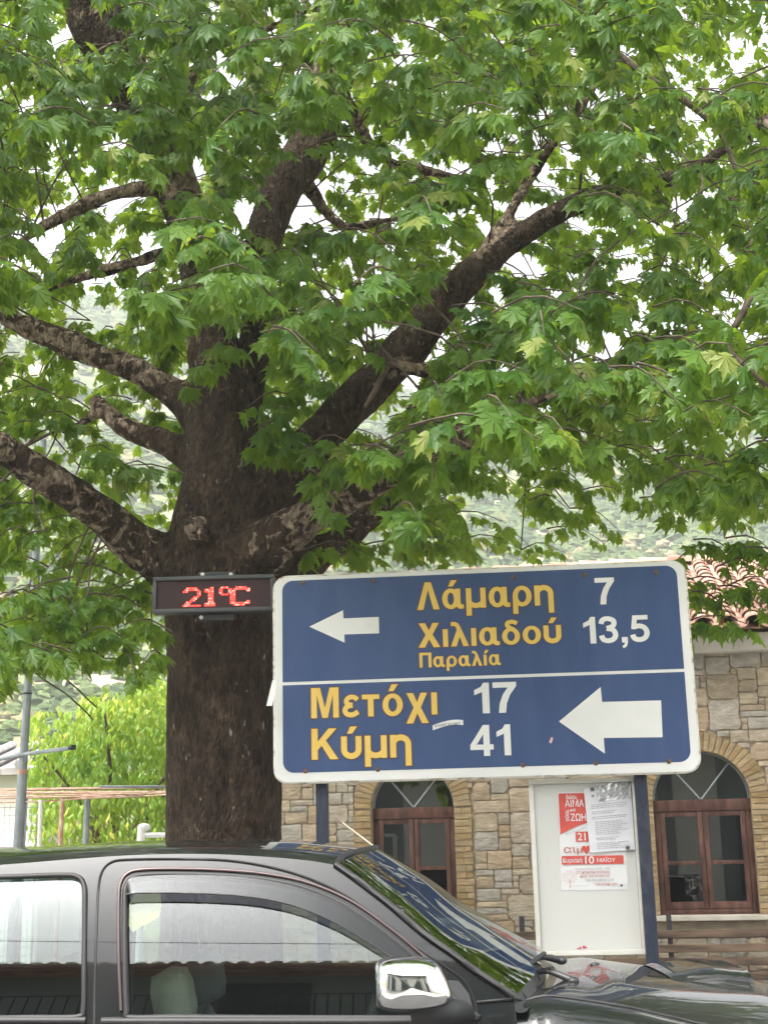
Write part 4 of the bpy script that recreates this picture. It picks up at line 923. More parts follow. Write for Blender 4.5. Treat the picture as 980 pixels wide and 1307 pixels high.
# out of view: the rest of the dome, so that the light under it is right
k = 0
while k < 620:
    an = random.uniform(0, 2 * pi); rr = 6.2 * sqrt(random.random()); zz = random.uniform(3.2, 11.5); x, y = tb.x + rr * cos(an), 8.3 + rr * sin(an)
    if (rr / 6.4) ** 2 + ((zz - 4.5) / 7.2) ** 2 > 1 or y < 3.2: continue
    px, py = pix((x, y, zz))
    if -120 < px < 1100 and py > -140: continue
    c = V((x, y, zz)); rd = V((x - tb.x, y - 8.3, 0)); rd = rd.normalized() if rd.length > .2 else V((0, -1, 0))
    spray(c, rd, 11, random.uniform(.17, .24), .4 + random.gauss(0, .15)); k += 1
leaves_mesh('crown', np.array(B), np.array([tuple(a) for a in A]), np.array([tuple(a) for a in Nn]), np.array(S), np.array(Q), lv2, lfc, M['leaf'], tree)
TW.build('twigs', M['twig'], tree, smooth=60)
print('leaves', len(B), 'sprays', cnt)

# ================================================================== LED THERMOMETER on the trunk
LY = 7.74
LED = Plane(at(195, 783, LY), (cos(R(-1)), sin(R(-1)), 0), (0, 0, 1))
lu1, lv1 = LED.uv(350, 733)
led = empty('led_display', tuple(LED.p(lu1 / 2, 0, -.08)), 'black LED panel on the tree trunk showing 21 degrees in red', 'display')
g = MB(); fw = .022
RL = Matrix(((LED.u.x, -LED.n.x, 0), (LED.u.y, -LED.n.y, 0), (0, 0, 1)))
def lbox(mb, pl, RM, u0, u1, v0, v1, h0, h1, bev=.003): mb.box(pl.p((u0 + u1) / 2, (v0 + v1) / 2, (h0 + h1) / 2), (u1 - u0, abs(h1 - h0), v1 - v0), RM, bev=bev)
lbox(g, LED, RL, 0, lu1, 0, lv1, -.09, -.012); g.build('housing', M['housing'], led, smooth=30)
g = MB()
lbox(g, LED, RL, 0, lu1, lv1 - fw, lv1, -.011, .012); lbox(g, LED, RL, 0, lu1, 0, fw, -.011, .012)
lbox(g, LED, RL, 0, fw, fw + .001, lv1 - fw - .001, -.011, .012); lbox(g, LED, RL, lu1 - fw, lu1, fw + .001, lv1 - fw - .001, -.011, .012)
g.build('bezel', mat('led_bezel', (0.075, 0.08, 0.09), .45), led, smooth=30)
su0, su1, svv0, svv1 = fw + .002, lu1 - fw - .002, fw + .002, lv1 - fw - .002
sm = bpy.data.meshes.new('screen'); sm.from_pydata([LED.p(su0, svv0, -.006), LED.p(su1, svv0, -.006), LED.p(su1, svv1, -.006), LED.p(su0, svv1, -.006)], [], [(0, 1, 2, 3)])
uvl = sm.uv_layers.new(name='UVMap')
for li, uvc in enumerate(((0, 0), (1, 0), (1, 1), (0, 1))): uvl.data[li].uv = uvc
sm.materials.append(M['led']); so = bpy.data.objects.new('screen', sm); COL.objects.link(so); so.parent = led; so.matrix_parent_inverse = Matrix.Translation(-V(led.location))
ROWS = ["  ####      #    ###   ##### ",
        " ######   ###   #   # #######",
        "##    ##  ###   #   ###     #",
        "      ##   ##   #   ###      ",
        "      ##   ##    ### ##      ",
        "     ##    ##        ##      ",
        "    ##     ##        ##      ",
        "   ##      ##        ##      ",
        "  ##       ##        ##     #",
        " ##       ####       ########",
        "########  ####        ##### "]
cw, chh = (su1 - su0) / 62, (svv1 - svv0) / 16
c0 = 14; digs = [MB() for _ in range(4)]
for rI, row in enumerate(ROWS):
    for cI, ch in enumerate(row):
        if ch == ' ': continue
        gi = 0 if cI < 9 else 1 if cI < 15 else 2 if cI < 21 and rI < 5 else 3
        for kk in {c0 + round(cI * 1.25), c0 + round((cI + .5) * 1.25)}:
            cu, cvv = su0 + (kk + .5) * cw, svv1 - (4 + rI + .5) * chh
            digs[gi].prism([LED.p(cu + .44 * cw * cos(2 * pi * t / 8), cvv + .44 * chh * sin(2 * pi * t / 8), -.004) for t in range(8)], LED.n * .003, a=random.random(), back=False)
for g in digs: g.build('lit_digit', M['led_lit'], led)
for (pa, pb_, ya, yb) in ((252, 299, 729, 735), (252, 297, 784, 790)):
    u0, v1_ = LED.uv(pa, ya); u1, v0_ = LED.uv(pb_, yb); g = MB(); lbox(g, LED, RL, u0, u1, v0_, v1_, -.06, -.03, .004); br = g.build('bracket', M['housing'], led)
    for px in ((258, 294) if ya < 760 else (256,)):
        cu, cv_ = LED.uv(px, (ya + yb) / 2); s = MB(); s.ball(LED.p(cu, cv_, -.028), (.012, .006, .012)); s.build('screw', M['screw'], br, smooth=60)

# ================================================================== ROAD SIGN
YAW_S = R(5)
so_ = at(620, 990, 7.55); SU = V((cos(YAW_S), -sin(YAW_S), 0))
SG = Plane((so_.x, so_.y, so_.z), SU, (0, 0, 1)); RS = Matrix.Rotation(-YAW_S, 3, 'Z')
def suv(px, py): return SG.uv(px, py)
sl = (suv(347, 800)[0] + suv(350, 960)[0]) / 2; sr = (suv(878, 740)[0] + suv(892, 960)[0]) / 2
sb = (suv(370, 1000)[1] + suv(870, 988)[1]) / 2; st_ = (suv(370, 733)[1] + suv(860, 716)[1]) / 2
sign = empty('direction_sign', tuple(SG.p((sl + sr) / 2, -SG.o.z + .11, 0)), 'large blue Greek direction sign with white border on two blue posts', 'road sign')
def rrect(l, r, b, t, rad, n=8):
    out = []
    for cx, cy, a0 in ((r - rad, b + rad, -90), (r - rad, t - rad, 0), (l + rad, t - rad, 90), (l + rad, b + rad, 180)):
        for k in range(n + 1): an = R(a0 + 90 * k / n); out.append((cx + rad * cos(an), cy + rad * sin(an)))
    return out
rad_o = .085
g = MB(); lo_ = rrect(sl, sr, sb, st_, rad_o); li_ = rrect(sl + .010, sr - .010, sb + .010, st_ - .010, rad_o - .008)
rows = [[SG.p(a, b, -.05) for a, b in lo_], [SG.p(a, b, -.006) for a, b in lo_], [SG.p(a, b, 0) for a, b in li_]]
g.grid(rows, closed_u=True, flip=True); g.add([SG.p(a, b, -.05) for a, b in lo_], [tuple(range(len(lo_)))]); g.build('folded_rim', M['sign_rim'], sign, smooth=40)
g = MB(); g.add([SG.p(a, b, 0.0004) for a, b in li_], [tuple(range(len(li_)))]); g.build('panel', M['sign_white'], sign)
bl_, bt_ = suv(361, 900)[0], (suv(380, 737.5)[1] + suv(840, 726)[1]) / 2; br_ = (suv(866, 740)[0] + suv(877, 940)[0]) / 2; bb_ = (suv(380, 987)[1] + suv(860, 972)[1]) / 2
dv0 = (suv(361, 870)[1] + suv(872, 858.5)[1]) / 2
def half(l, r, b, t, rb, rt, n=8):
    out = []
    for cx, cy, a0, rr in ((r - rb, b + rb, -90, rb), (r - rt, t - rt, 0, rt), (l + rt, t - rt, 90, rt), (l + rb, b + rb, 180, rb)):
        if rr < .003: out.append((cx + (rr if a0 in (-90, 0) else -rr), cy)); continue
        for k in range(n + 1): an = R(a0 + 90 * k / n); out.append((cx + rr * cos(an), cy + rr * sin(an)))
    return out
for b, t, rb, rt in ((dv0 + .008, bt_, .001, .062), (bb_, dv0 - .008, .062, .001)):
    g = MB(); lp = half(bl_, br_, b, t, rb, rt); g.add([SG.p(x, y, .0022) for x, y in lp], [tuple(range(len(lp)))]); g.build('blue_field', M['sign_blue'], sign)
def arrow(pts):
    g = MB(); g.add([SG.p(*suv(x, y), .0045) for x, y in pts], [tuple(range(len(pts) - 1, -1, -1))]); g.build('arrow', M['sign_white'], sign)
arrow([(395, 800), (438, 779), (438.5, 789.5), (483.5, 787.5), (484, 808.5), (439.5, 810), (440, 820.5)])
arrow([(713, 921), (766, 877), (768, 896), (843, 894), (845, 941), (770, 942), (771.5, 962)])
def stext(s, xl, xr, yt, yb_, m, ref=None, off=.022, edge=True):
    u0, v0 = suv(xl, yb_); u1 = suv(xr, yb_)[0]; v1 = suv(xl, yt)[1]
    g = MB(); bold_text(g, SG, s, u0, u1, v0, v1, .0062); o = g.build('lettering', M[m], sign)
    if edge:
        g = MB(); bold_text(g, SG, s, u0, u1, v0, v1, .0040, grow=.028); g.build('letter_outline', M['sign_edge'], o)
BW = 0.028
stext('Λάμαρη', 532.5, 707, 744, 779, 'sign_yellow', off=BW)
stext('Χιλιαδού', 534, 717, 796, 827, 'sign_yellow', off=BW)
stext('Παραλία', 535.5, 639, 833.5, 852.5, 'sign_yellow', off=.016)
stext('Μετόχι', 397.5, 558.5, 878.5, 917, 'sign_yellow', off=BW)
stext('Κύμη', 398, 525.5, 930.5, 970, 'sign_yellow', off=BW)
for s, xl, xr, yt, yb_ in (('7', 760, 785, 738, 772), ('13,5', 745, 830, 788, 822), ('17', 606, 660, 872, 911), ('41', 600.5, 652.5, 926, 965.5)):
    stext(s, xl, xr, yt, yb_, 'sign_white', off=BW, edge=False)
for px, py in ((387, 744), (476, 742), (655, 737), (745, 734), (837, 731), (390, 984), (482, 982), (667, 976.5), (760, 974), (853, 972)):
    g = MB(); g.ball(SG.p(*suv(px, py), .003), (.014, .006, .014), nu=10, nv=6); g.build('bolt', M['bolt'], sign, smooth=60)
# curved sticker and its tiny line of type
g = MB(); top_, bot_ = [], []
for k in range(11):
    t = k / 10; x = 552 + 39 * t; y = 929 - 7.2 * sin(pi * t * .62) ; top_.append(suv(x, y - 3.2)); bot_.append(suv(x, y + 3.4))
g.grid([[SG.p(a, b, .0052) for a, b in bot_], [SG.p(a, b, .0052) for a, b in top_]]); stk = g.build('sticker', M['paper'], sign)
g = MB(); u0, v0 = suv(555, 928.5); u1, v1 = suv(588, 925.5); put_text(g, SG, 'ΝΤΕΖΕΣ ΒΟΖΔΕΣ', u0, u1, v0 + .001, v0 + .014, .0062, .01, rot=R(5)); g.build('lettering', M['ink'], stk)
g = MB(); c_ = suv(703, 945); g.prism([SG.p(c_[0] + .012 * a, c_[1] + .018 * b, .003) for a, b in ((-1, -.6), (-.2, -1), (.6, -.2), (1, .8), (.1, 1), (-.5, .2))], SG.n * .002); g.build('torn_scrap', mat('scrap_pink', (.7, .45, .5), .6), sign)
# peeling white strip on the left edge
p0, p1, p2 = at(348, 868, 7.58), at(344, 884, 7.55), at(340, 901, 7.5)
g = MB(); W_ = V((.032, 0, 0)); g.grid([[p0, p0 + W_ * .8], [p1, p1 + W_], [p2, p2 + W_]]); g.build('peeling_strip', M['sign_white'], sign)
# posts
for px, zt_ in ((408.5, 990), (819, 985)):
    u = SG.uv(px, 1000)[0]; tp = SG.p(u, .3, -.085); g = MB()
    g.box((tp.x, tp.y, .105 + (tp.z - .105) / 2), (.066, .066, tp.z - .105), RS, bev=.004); g.build('post', M['post_blue'], sign, smooth=30)
# ================================================================== NOTICE BOARD between the posts
NB = Plane(at(750, 1220, 7.62), SU, (0, 0, 1))
nl = (NB.uv(674, 1000)[0] + NB.uv(685, 1220)[0]) / 2; nr_ = (NB.uv(812, 1000)[0] + NB.uv(825, 1214)[0]) / 2; nb0 = (NB.uv(685, 1221)[1] + NB.uv(825, 1217)[1]) / 2; nt1 = (NB.uv(676, 996)[1] + NB.uv(811, 991)[1]) / 2
board = empty('notice_board', tuple(NB.p((nl + nr_) / 2, nb0, -.03)), 'white framed notice board fixed beneath the blue sign', 'notice board')
fb = .026
g = MB(); lbox(g, NB, RS, nl + .004, nr_ - .004, nb0 + .004, nt1 - .004, -.05, -.014); g.build('panel', M['board_white'], board)
g = MB(); lbox(g, NB, RS, nl, nr_, nb0, nb0 + fb, -.052, .006); lbox(g, NB, RS, nl, nr_, nt1 - fb, nt1, -.052, .006)
lbox(g, NB, RS, nl, nl + fb, nb0 + fb + .001, nt1 - fb - .001, -.052, .006); lbox(g, NB, RS, nr_ - fb, nr_, nb0 + fb + .001, nt1 - fb - .001, -.052, .006)
g.build('frame', M['board_frame'], board, smooth=30)
# board seal (a thin grey line inside the frame)
g = MB(); sl_ = [NB.p(a, b, -.012) for a, b in ((nl + fb, nb0 + fb), (nr_ - fb, nb0 + fb), (nr_ - fb, nt1 - fb), (nl + fb, nt1 - fb))]
g.tube(sl_, .0035, 6, closed=True); g.build('seal', mat('grey_seal', (.30, .31, .30), .6), board)
# --- poster (bent very slightly so that it is paper, not a decal)
PU = NB.u; pbl = NB.uv(716.5, 1136.5); ptl = NB.uv(711.5, 1011); pw = NB.uv(801.5, 1134)[0] - pbl[0]; ph = ptl[1] - pbl[1]
rotp = R(-0.4)
PP = Plane(NB.p(*pbl, -.012), NB.u * cos(rotp) + NB.v * sin(rotp), NB.v * cos(rotp) - NB.u * sin(rotp))
poster = empty('poster', tuple(PP.p(pw / 2, ph / 2)), 'white and red blood donation poster with a red date band on the notice board', 'poster')
g = MB(); rows = [[PP.p(pw * i / 10, ph * j / 12, .001 + .004 * (sin(pi * i / 10 * .9) * (j / 12)) ** 2) for i in range(11)] for j in range(13)]; g.grid(rows); g.build('sheet', M['paper'], poster, smooth=80)
X = lambda t: pw * t; Yv = lambda t: ph * t
hh = .0065
g = MB(); red = [(X(.02), Yv(.985)), (X(.02), Yv(.565))] + [(X(.02 + .58 * t), Yv(.565 + .125 * sin(pi / 2 * t))) for t in np.linspace(.1, 1, 9)] + [(X(.60), Yv(.985))]
g.add([PP.p(a, b, hh) for a, b in red], [tuple(range(len(red)))]); g.build('red_field', M['red'], poster)
hh2 = .0085; g = MB()
put_text(g, PP, 'δώσε', X(.13), X(.30), Yv(.925), Yv(.96), hh2, .02, ref='σ'); put_text(g, PP, 'ΑΙΜΑ', X(.11), X(.40), Yv(.845), Yv(.92), hh2, .012)
put_text(g, PP, 'μια', X(.18), X(.27), Yv(.80), Yv(.825), hh2, .02, ref='ι'); put_text(g, PP, 'ΖΩΗ', X(.19), X(.42), Yv(.70), Yv(.775), hh2, .012)
put_text(g, PP, 'σώσε', X(.165), X(.335), Yv(.70), Yv(.735), hh2, .02, ref='σ', rot=R(90)); g.build('white_lettering', M['paper'], poster)
g = MB(); put_text(g, PP, 'εθελοντική αιμοδοσία', X(.10), X(.42), Yv(.555), Yv(.572), hh2, .0, ref='ε', rot=R(18)); g.build('slogan', M['ink_soft'], poster)
g = MB(); bx = rrect(X(.25), X(.55), Yv(.487), Yv(.59), .006); g.add([PP.p(a, b, .0062) for a, b in bx], [tuple(range(len(bx)))]); g.build('number_box', M['red'], poster)
g = MB(); put_text(g, PP, '21', X(.28), X(.40), Yv(.50), Yv(.578), hh2, .012); g.build('number', M['paper'], poster)
g = MB(); put_text(g, PP, 'αιμ', X(.06), X(.34), Yv(.375), Yv(.435), hh2, .0, ref='α'); g.build('name_lettering', M['ink_red'], poster)
g = MB(); hx, hy, hs_ = X(.40), Yv(.41), pw * .065
g.add([PP.p(hx + hs_ * (16 * sin(t) ** 3) / 16, hy + hs_ * (13 * cos(t) - 5 * cos(2 * t) - 2 * cos(3 * t) - cos(4 * t)) / 14, hh2) for t in np.linspace(0, 2 * pi, 28, endpoint=False)], [tuple(range(27, -1, -1))]); g.build('heart', M['red'], poster)
g = MB(); bx = rrect(X(.02), X(.955), Yv(.258), Yv(.345), .008); g.add([PP.p(a, b, hh) for a, b in bx], [tuple(range(len(bx)))]); bnd = g.build('date_band', M['red'], poster)
g = MB(); put_text(g, PP, 'Κυριακή', X(.04), X(.33), Yv(.278), Yv(.325), hh2, .008); put_text(g, PP, '10', X(.375), X(.51), Yv(.265), Yv(.338), hh2, .015); put_text(g, PP, 'ΜΑΪΟΥ', X(.555), X(.83), Yv(.278), Yv(.318), hh2, .01, ref='Μ'); g.build('date_lettering', M['paper'], bnd)
g = MB(); put_text(g, PP, 'Τιμητήριο Θηνιών 09:00 - 14:00', X(.21), X(.74), Yv(.205), Yv(.225), hh2, .004); g.build('time_lettering', M['ink_soft'], poster)
for s, a, b, v in (('ΣΤΟ ΔΙΟΙΚΗΤΙΚΟ ΕΠΙΤΕΛΕΙΟ', .23, .74, .165), ('ΔΩΣΕ ΤΟΝ ΧΡΟΝΟ ΣΟΥ', .29, .74, .127), ('ΤΗΝ ΕΛΠΙΔΑ ΣΟΥ', .50, .84, .042)):
    g = MB(); put_text(g, PP, s, X(a), X(b), Yv(v), Yv(v + .026), hh2, .008); g.build('red_line', M['ink_red'], poster)
g = MB(); put_text(g, PP, 'ΤΗΝ ΠΡΟΣΦΟΡΑ ΣΟΥ', X(.36), X(.79), Yv(.084), Yv(.111), hh2, .008); put_text(g, PP, 'Σύλλογος Εθελοντών', X(.155), X(.43), Yv(.040), Yv(.05), hh2, .0); g.build('dark_lines', M['ink_soft'], poster)
g = MB(); tx, ty = X(.13), Yv(.02)
g.add([PP.p(tx - .0015, ty, hh2), PP.p(tx + .0015, ty, hh2), PP.p(tx + .0015, ty + ph * .085, hh2), PP.p(tx - .0015, ty + ph * .085, hh2)], [(0, 1, 2, 3)])
for k in range(34):
    an = k * 2.399; rr = .042 * sqrt((k + 2) / 36); cx_, cy_ = tx + rr * cos(an), ty + ph * .115 + rr * .85 * sin(an); g.add([PP.p(cx_ + .0035 * cos(an + t), cy_ + .0035 * sin(an + t), hh2) for t in (0, 2.1, 4.2)], [(0, 1, 2)])
g.build('tree_emblem', M['ink_red'], poster)
# --- typed letter in a clear sleeve, pinned over the poster
lq = [NB.uv(744.5, 1007), NB.uv(804, 1001), NB.uv(810, 1084.5), NB.uv(752.5, 1088.5)]
def LQ(a, b, h): # a right, b down, bilinear
    t0 = V((*lq[0], 0)).lerp(V((*lq[1], 0)), a); t1 = V((*lq[3], 0)).lerp(V((*lq[2], 0)), a); q = t0.lerp(t1, b); return NB.p(q.x, q.y, h)
letter = empty('letter_sheet', tuple(LQ(.5, .5, 0)), 'typed letter in a clear sleeve pinned over the corner of the poster', 'letter')
g = MB(); g.grid([[LQ(i / 10, j / 12, .003 + .0025 * sin(i * .9 + j * .5)) for i in range(11)] for j in range(13)], flip=True); g.build('sheet', M['paper2'], letter, smooth=80)
g = MB()
for j in range(26):
    t = .26 + .68 * j / 25
    if j in (3, 6, 9, 18, 21): continue
    a = .12 + (.05 if j > 9 else 0); e = random.uniform(.55, .93) if j % 3 else .9
    while a < e:
        b = min(a + random.uniform(.03, .10), e); g.add([LQ(a, t, .0072), LQ(b, t, .0072), LQ(b, t + .009, .0072), LQ(a, t + .009, .0072)], [(3, 2, 1, 0)]); a = b + .016
g.build('typed_lines', M['ink_soft'], letter)
g = MB(); g.grid([[LQ(.28 + .70 * i / 16, -.055 + .27 * j / 8, .012 + random.uniform(-.004, .006)) for i in range(17)] for j in range(9)], flip=True); g.build('crumpled_sleeve', M['clear'], letter)
for k, (px, py, lab) in enumerate(((755.5, 1007.5, 'dark round magnet at the top left corner of the typed letter'), (756, 1016, 'small clear pin just below the top magnet of the letter'), (800.5, 1082, 'dark round magnet at the lower right corner of the typed letter'), (792.5, 1130, 'small dark pin at the lower right corner of the red and white poster'))):
    u, v = NB.uv(px, py); g = MB(); r_ = .0115 if k in (0, 2) else .007; g.tube([NB.p(u, v, .006), NB.p(u, v, .014)], r_, 12); g.build('magnet', M['magnet'] if k != 1 else M['galv'], smooth=40, label=lab, cat='magnet', group='magnets and pins on the notice board')
u, v = NB.uv(745, 1209); g = MB()
for dx, s in ((0, .008), (-.02, .006), (.012, .005), (-.034, .004)): g.ball(NB.p(u + dx, v - abs(dx) * .2, -.010), (s, .004, s), nu=8, nv=6)
g.build('red_splash', mat('red_blot', (.55, .05, .10), .5), board)

# ================================================================== PICKUP TRUCK
YC = 5.08; YS = 4.20; ZB = 1.10
def side_y(z): d = z - ZB; return YS + .18 * d + .29 * d * d if d > 0 else YS + .05 * d - .09 * sin(min(-d / .75, 1) * pi) * .6
def sd_(px, py, off=0.0):
    Y = YS
    for _ in range(12): z = at(px, py, Y).z; Y = side_y(z) - off
    return at(px, py, Y)
def far(p): return V((p.x, 2 * YC - p.y, p.z))
def xz(px, py): p = sd_(px, py); return (p.x, p.z)
DLO = [(167, 1299), (162, 1288), (160, 1220), (160, 1150), (162, 1131), (170, 1121), (186, 1117), (230, 1116), (290, 1118), (340, 1123), (390, 1134), (440, 1155), (490, 1189), (530, 1222), (570, 1260), (598, 1290), (604, 1300)]
DLO += [(500, 1300), (400, 1300), (300, 1299.5), (220, 1299)]
RDL = [(99, 1298), (107, 1287), (108, 1240), (109, 1150), (107, 1128), (99, 1119), (80, 1117), (20, 1119), (-60, 1122), (-150, 1129), (-205, 1138), (-222, 1152), (-236, 1230), (-240, 1290), (-232, 1302), (-150, 1301), (-50, 1300), (40, 1299)]
SHUT = [(121, 1330), (121, 1290), (123, 1200), (126, 1135), (131, 1112), (142, 1101), (160, 1097.5), (220, 1096.5), (285, 1098), (340, 1106), (390, 1120), (440, 1143), (490, 1178), (530, 1207), (565, 1232), (590, 1250), (602, 1268), (608, 1290), (611, 1330)]
WS = [(427, 1104), (450, 1120), (475, 1139), (498, 1157), (540, 1193), (580, 1221), (610, 1243), (656, 1273)]
GUT = [(-330, 1124), (-200, 1115), (-100, 1109), (0, 1104), (100, 1096), (180, 1091), (260, 1090), (330, 1093), (390, 1098), (427, 1104)]
to3 = lambda lst, n, cl=False, off=0.0: spline([sd_(x, y, off) for x, y in lst], n, cl)
dlo3, rdl3 = to3(DLO, 90, True), to3(RDL, 90, True)
ws3, gut3 = to3(WS, 24), to3(GUT, 40)
truck = empty('pickup_truck', (-.6, YC, 0), 'dark grey double-cab pickup truck with chrome mirror parked in front of the sign', 'pickup truck')
def P(mb, name, m, sm=40, parent=None, **k):
    if isinstance(mb, tuple):
        r_ = [P(q, name, m, sm, parent, **k) for q in mb]; return r_[0]
    return mb.build(name, M[m], parent or truck, smooth=sm, **k)
def both(fn):
    """the near-side piece and its mirror on the far side, as two meshes"""
    mb = MB(); fn(mb); m2 = MB(); m2.v = [tuple(far(V(p))) for p in mb.v]; m2.f = [tuple(f[::-1]) for f in mb.f]; m2.a = mb.a[:]
    return (mb, m2)
def pin(x, z, poly):
    c = False; j = len(poly) - 1
    for i in range(len(poly)):
        if (poly[i][1] > z) != (poly[j][1] > z) and x < (poly[j][0] - poly[i][0]) * (z - poly[i][1]) / (poly[j][1] - poly[i][1]) + poly[i][0]: c = not c
        j = i
    return c
def sheet_xz(mb, outer, holes, fy, step=.05):
    """a triangulated side panel with holes, laid on the body-side curve y = fy(z)"""
    pts = []; ed = []
    for lp in [outer] + holes:
        o = len(pts); pts += [V((a, b)) for a, b in lp]; ed += [(o + i, o + (i + 1) % len(lp)) for i in range(len(lp))]
    xs = [p[0] for p in outer]; zs_ = [p[1] for p in outer]
    x = min(xs)
    while x < max(xs):
        z = min(zs_)
        while z < max(zs_):
            if pin(x, z, outer) and not any(pin(x, z, h) for h in holes): pts.append(V((x + 1e-4, z + 1e-4)))
            z += step
        x += step * 1.6
    vo, eo, fo, *_ = geometry.delaunay_2d_cdt(pts, ed, [], 0, 1e-5)
    fs = []
    for f in fo:
        cx_ = sum(vo[i].x for i in f) / 3; cz_ = sum(vo[i].y for i in f) / 3
        if pin(cx_, cz_, outer) and not any(pin(cx_, cz_, h) for h in holes):
            a, b, c = [vo[i] for i in f]; cr = (b.x - a.x) * (c.y - a.y) - (b.y - a.y) * (c.x - a.x)
            fs.append(tuple(f) if cr > 0 else tuple(f[::-1]))
    mb.add([V((v.x, fy(v.y), v.y)) for v in vo], fs)
def side_normals(o):
    me = o.data; ns = []
    for v in me.vertices:
        d = v.co.z - ZB; k = .18 + .58 * d if d > 0 else .05; sg = 1 if v.co.y < YC else -1
        n_ = V((0, -sg, k)).normalized(); ns.append(n_)
    me.polygons.foreach_set('use_smooth', [True] * len(me.polygons)); me.normals_split_custom_set_from_vertices(ns)
RF = [(p.x, p.z) for p in gut3]; WF = [(p.x, p.z) for p in ws3]
xrear = RF[0][0]; xf = WF[-1][0]
zbl = sd_(300, 1303).z
# cab side above the belt (with the window openings) and body side below it
cabo = [(xrear, .55)] + [(RF[0][0], RF[0][1])] + RF[1:] + WF[1:]
def wheel_arch(cx_, r=.44, cz=.40): return [(cx_ + r * cos(t), cz + r * sin(t)) for t in np.linspace(pi, 0, 17)]
XFW, XRW, XNOSE, XTAIL = xf + .52, xf - 2.56, xf + 1.38, xf - 3.55
fz = 1.065
lower = [(xrear, .42), (xf + .02, .42), WF[-1]]
cab = [(xrear, .42), (xf + .005, .42)] + WF[::-1] + RF[::-1][1:]
body = both(lambda mb: sheet_xz(mb, cab[::-1], [[(p.x, p.z) for p in dlo3], [(p.x, p.z) for p in rdl3]], side_y, .045))
cabs = [P(q, 'cab', 'paint', 50) for q in body]
for o in cabs: side_normals(o)
# roof: rounded rails rising to a shallow crown
def roof_fn():
    mb = MB(); rows = []
    sil = [(-330, 1093), (-200, 1086), (-100, 1082), (0, 1081), (60, 1077.5), (130, 1074), (200, 1072), (300, 1071), (360, 1073.5), (410, 1080), (450, 1088.5), (476, 1094)]
    for i, gp in enumerate(gut3):
        px = pix(gp)[0]; py = np.interp(px, [s_[0] for s_ in sil], [s_[1] for s_ in sil]); zc = max(at(px, py, 4.82).z, gp.z + .012); row = []
        for k in range(33):
            t = -1 + 2 * k / 32; tt = math.copysign(abs(t) ** .75, t) if True else t
            bow = .125 * max(0, min(1, (i - 27) / 12.0)) ** 1.5 * (1 - tt * tt)
            row.append(V((gp.x + bow, YC + tt * (YC - gp.y), gp.z + (zc - gp.z) * (1 - abs(tt) ** 2.6) ** .55)))
        rows.append(row)
    mb.grid(rows, flip=False); return mb, rows
rm, roof_rows = roof_fn(); P(rm, 'roof', 'paint', 60)
# windscreen, bulging forward between the pillars
front_top = roof_rows[-1]
def ws_rows(inset=0.0):
    rows = []
    for i, p in enumerate(ws3):
        f = i / (len(ws3) - 1); row = []
        for k in range(25):
            t = -1 + 2 * k / 24; bul = (.125 + .05 * f) * (1 - abs(t) ** 2.0); up = .075 * f * (1 - t * t) + (front_top[16].z - front_top[0].z) * (1 - f) * (1 - abs(t) ** 2.6) ** .55
            row.append(V((p.x + bul, YC + t * (YC - p.y), p.z + up)))
        rows.append(row)
    return rows
wr = ws_rows(); g = MB(); g.grid(wr); wsc = P(g, 'windscreen', 'windscreen', 60)
g = MB(); off = V((.003, 0, .004))
edge = [r_[0] for r_ in wr]; g.tube([p + V((.002, -.004, .003)) for p in edge], .011, 6); g.tube([far(p + V((.002, -.004, .003))) for p in edge], .011, 6); g.tube([p + off for p in wr[0]], .008, 6); P(g, 'windscreen_seal', 'rubber', 60, wsc)
# rear-view mirror and a tax disc behind the screen
p = wr[6][12] + V((-.10, 0, -.06)); g = MB(); g.box(p, (.03, .22, .06), bev=.01); g.tube([p, p + V((.06, 0, .05))], .008, 6); P(g, 'inner_mirror', 'plastic', 40)
# door, pillar lines and mouldings
g = both(lambda mb: mb.tube(to3(SHUT, 70, off=.0005), .0042, 6)); P(g, 'shut_line', 'rubber', 60)
def frame_gap(mb): mb.tube([p + V((0, -.002, 0)) for p in dlo3], .010, 8, closed=True)
seal = P(both(frame_gap), 'door_seal', 'rubber', 60)
inner = [(x, y) for x, y in DLO]
cx0, cy0 = 340, 1205
mould = [(x + (6 if False else 0), y) for x, y in [(155, 1290), (152, 1220), (152, 1150), (154, 1128), (163, 1115), (182, 1110), (230, 1109), (290, 1111), (342, 1116), (394, 1127), (446, 1149), (494, 1182), (534, 1215), (560, 1240)]]
g = both(lambda mb: mb.tube(to3(mould, 60, off=.003), .0055, 8)); P(g, 'door_moulding', 'trim', 60)
g = both(lambda mb: mb.tube([p + V((0, -.002, 0)) for p in rdl3], .0085, 8, closed=True)); P(g, 'rear_door_seal', 'rubber', 60)
# side glass
def glass_fan(mb, loop, dy):
    sheet_xz(mb, [(p.x, p.z) for p in loop][::-1] if False else [(p.x, p.z) for p in loop], [], lambda z: side_y(z) + dy, .05)
g = MB(); glass_fan(g, dlo3, .012); side_normals(P(g, 'front_door_glass', 'carglass', 60))
g = MB(); glass_fan(g, rdl3, .010); side_normals(P(g, 'rear_door_glass', 'carglass_rear', 60))
g = MB(); glass_fan(g, dlo3, .012); g.v = [tuple(far(V(p))) for p in g.v]; P(g, 'front_door_glass', 'carglass_rear', 60)
g = MB(); glass_fan(g, rdl3, .010); g.v = [tuple(far(V(p))) for p in g.v]; P(g, 'rear_door_glass', 'carglass_rear', 60)
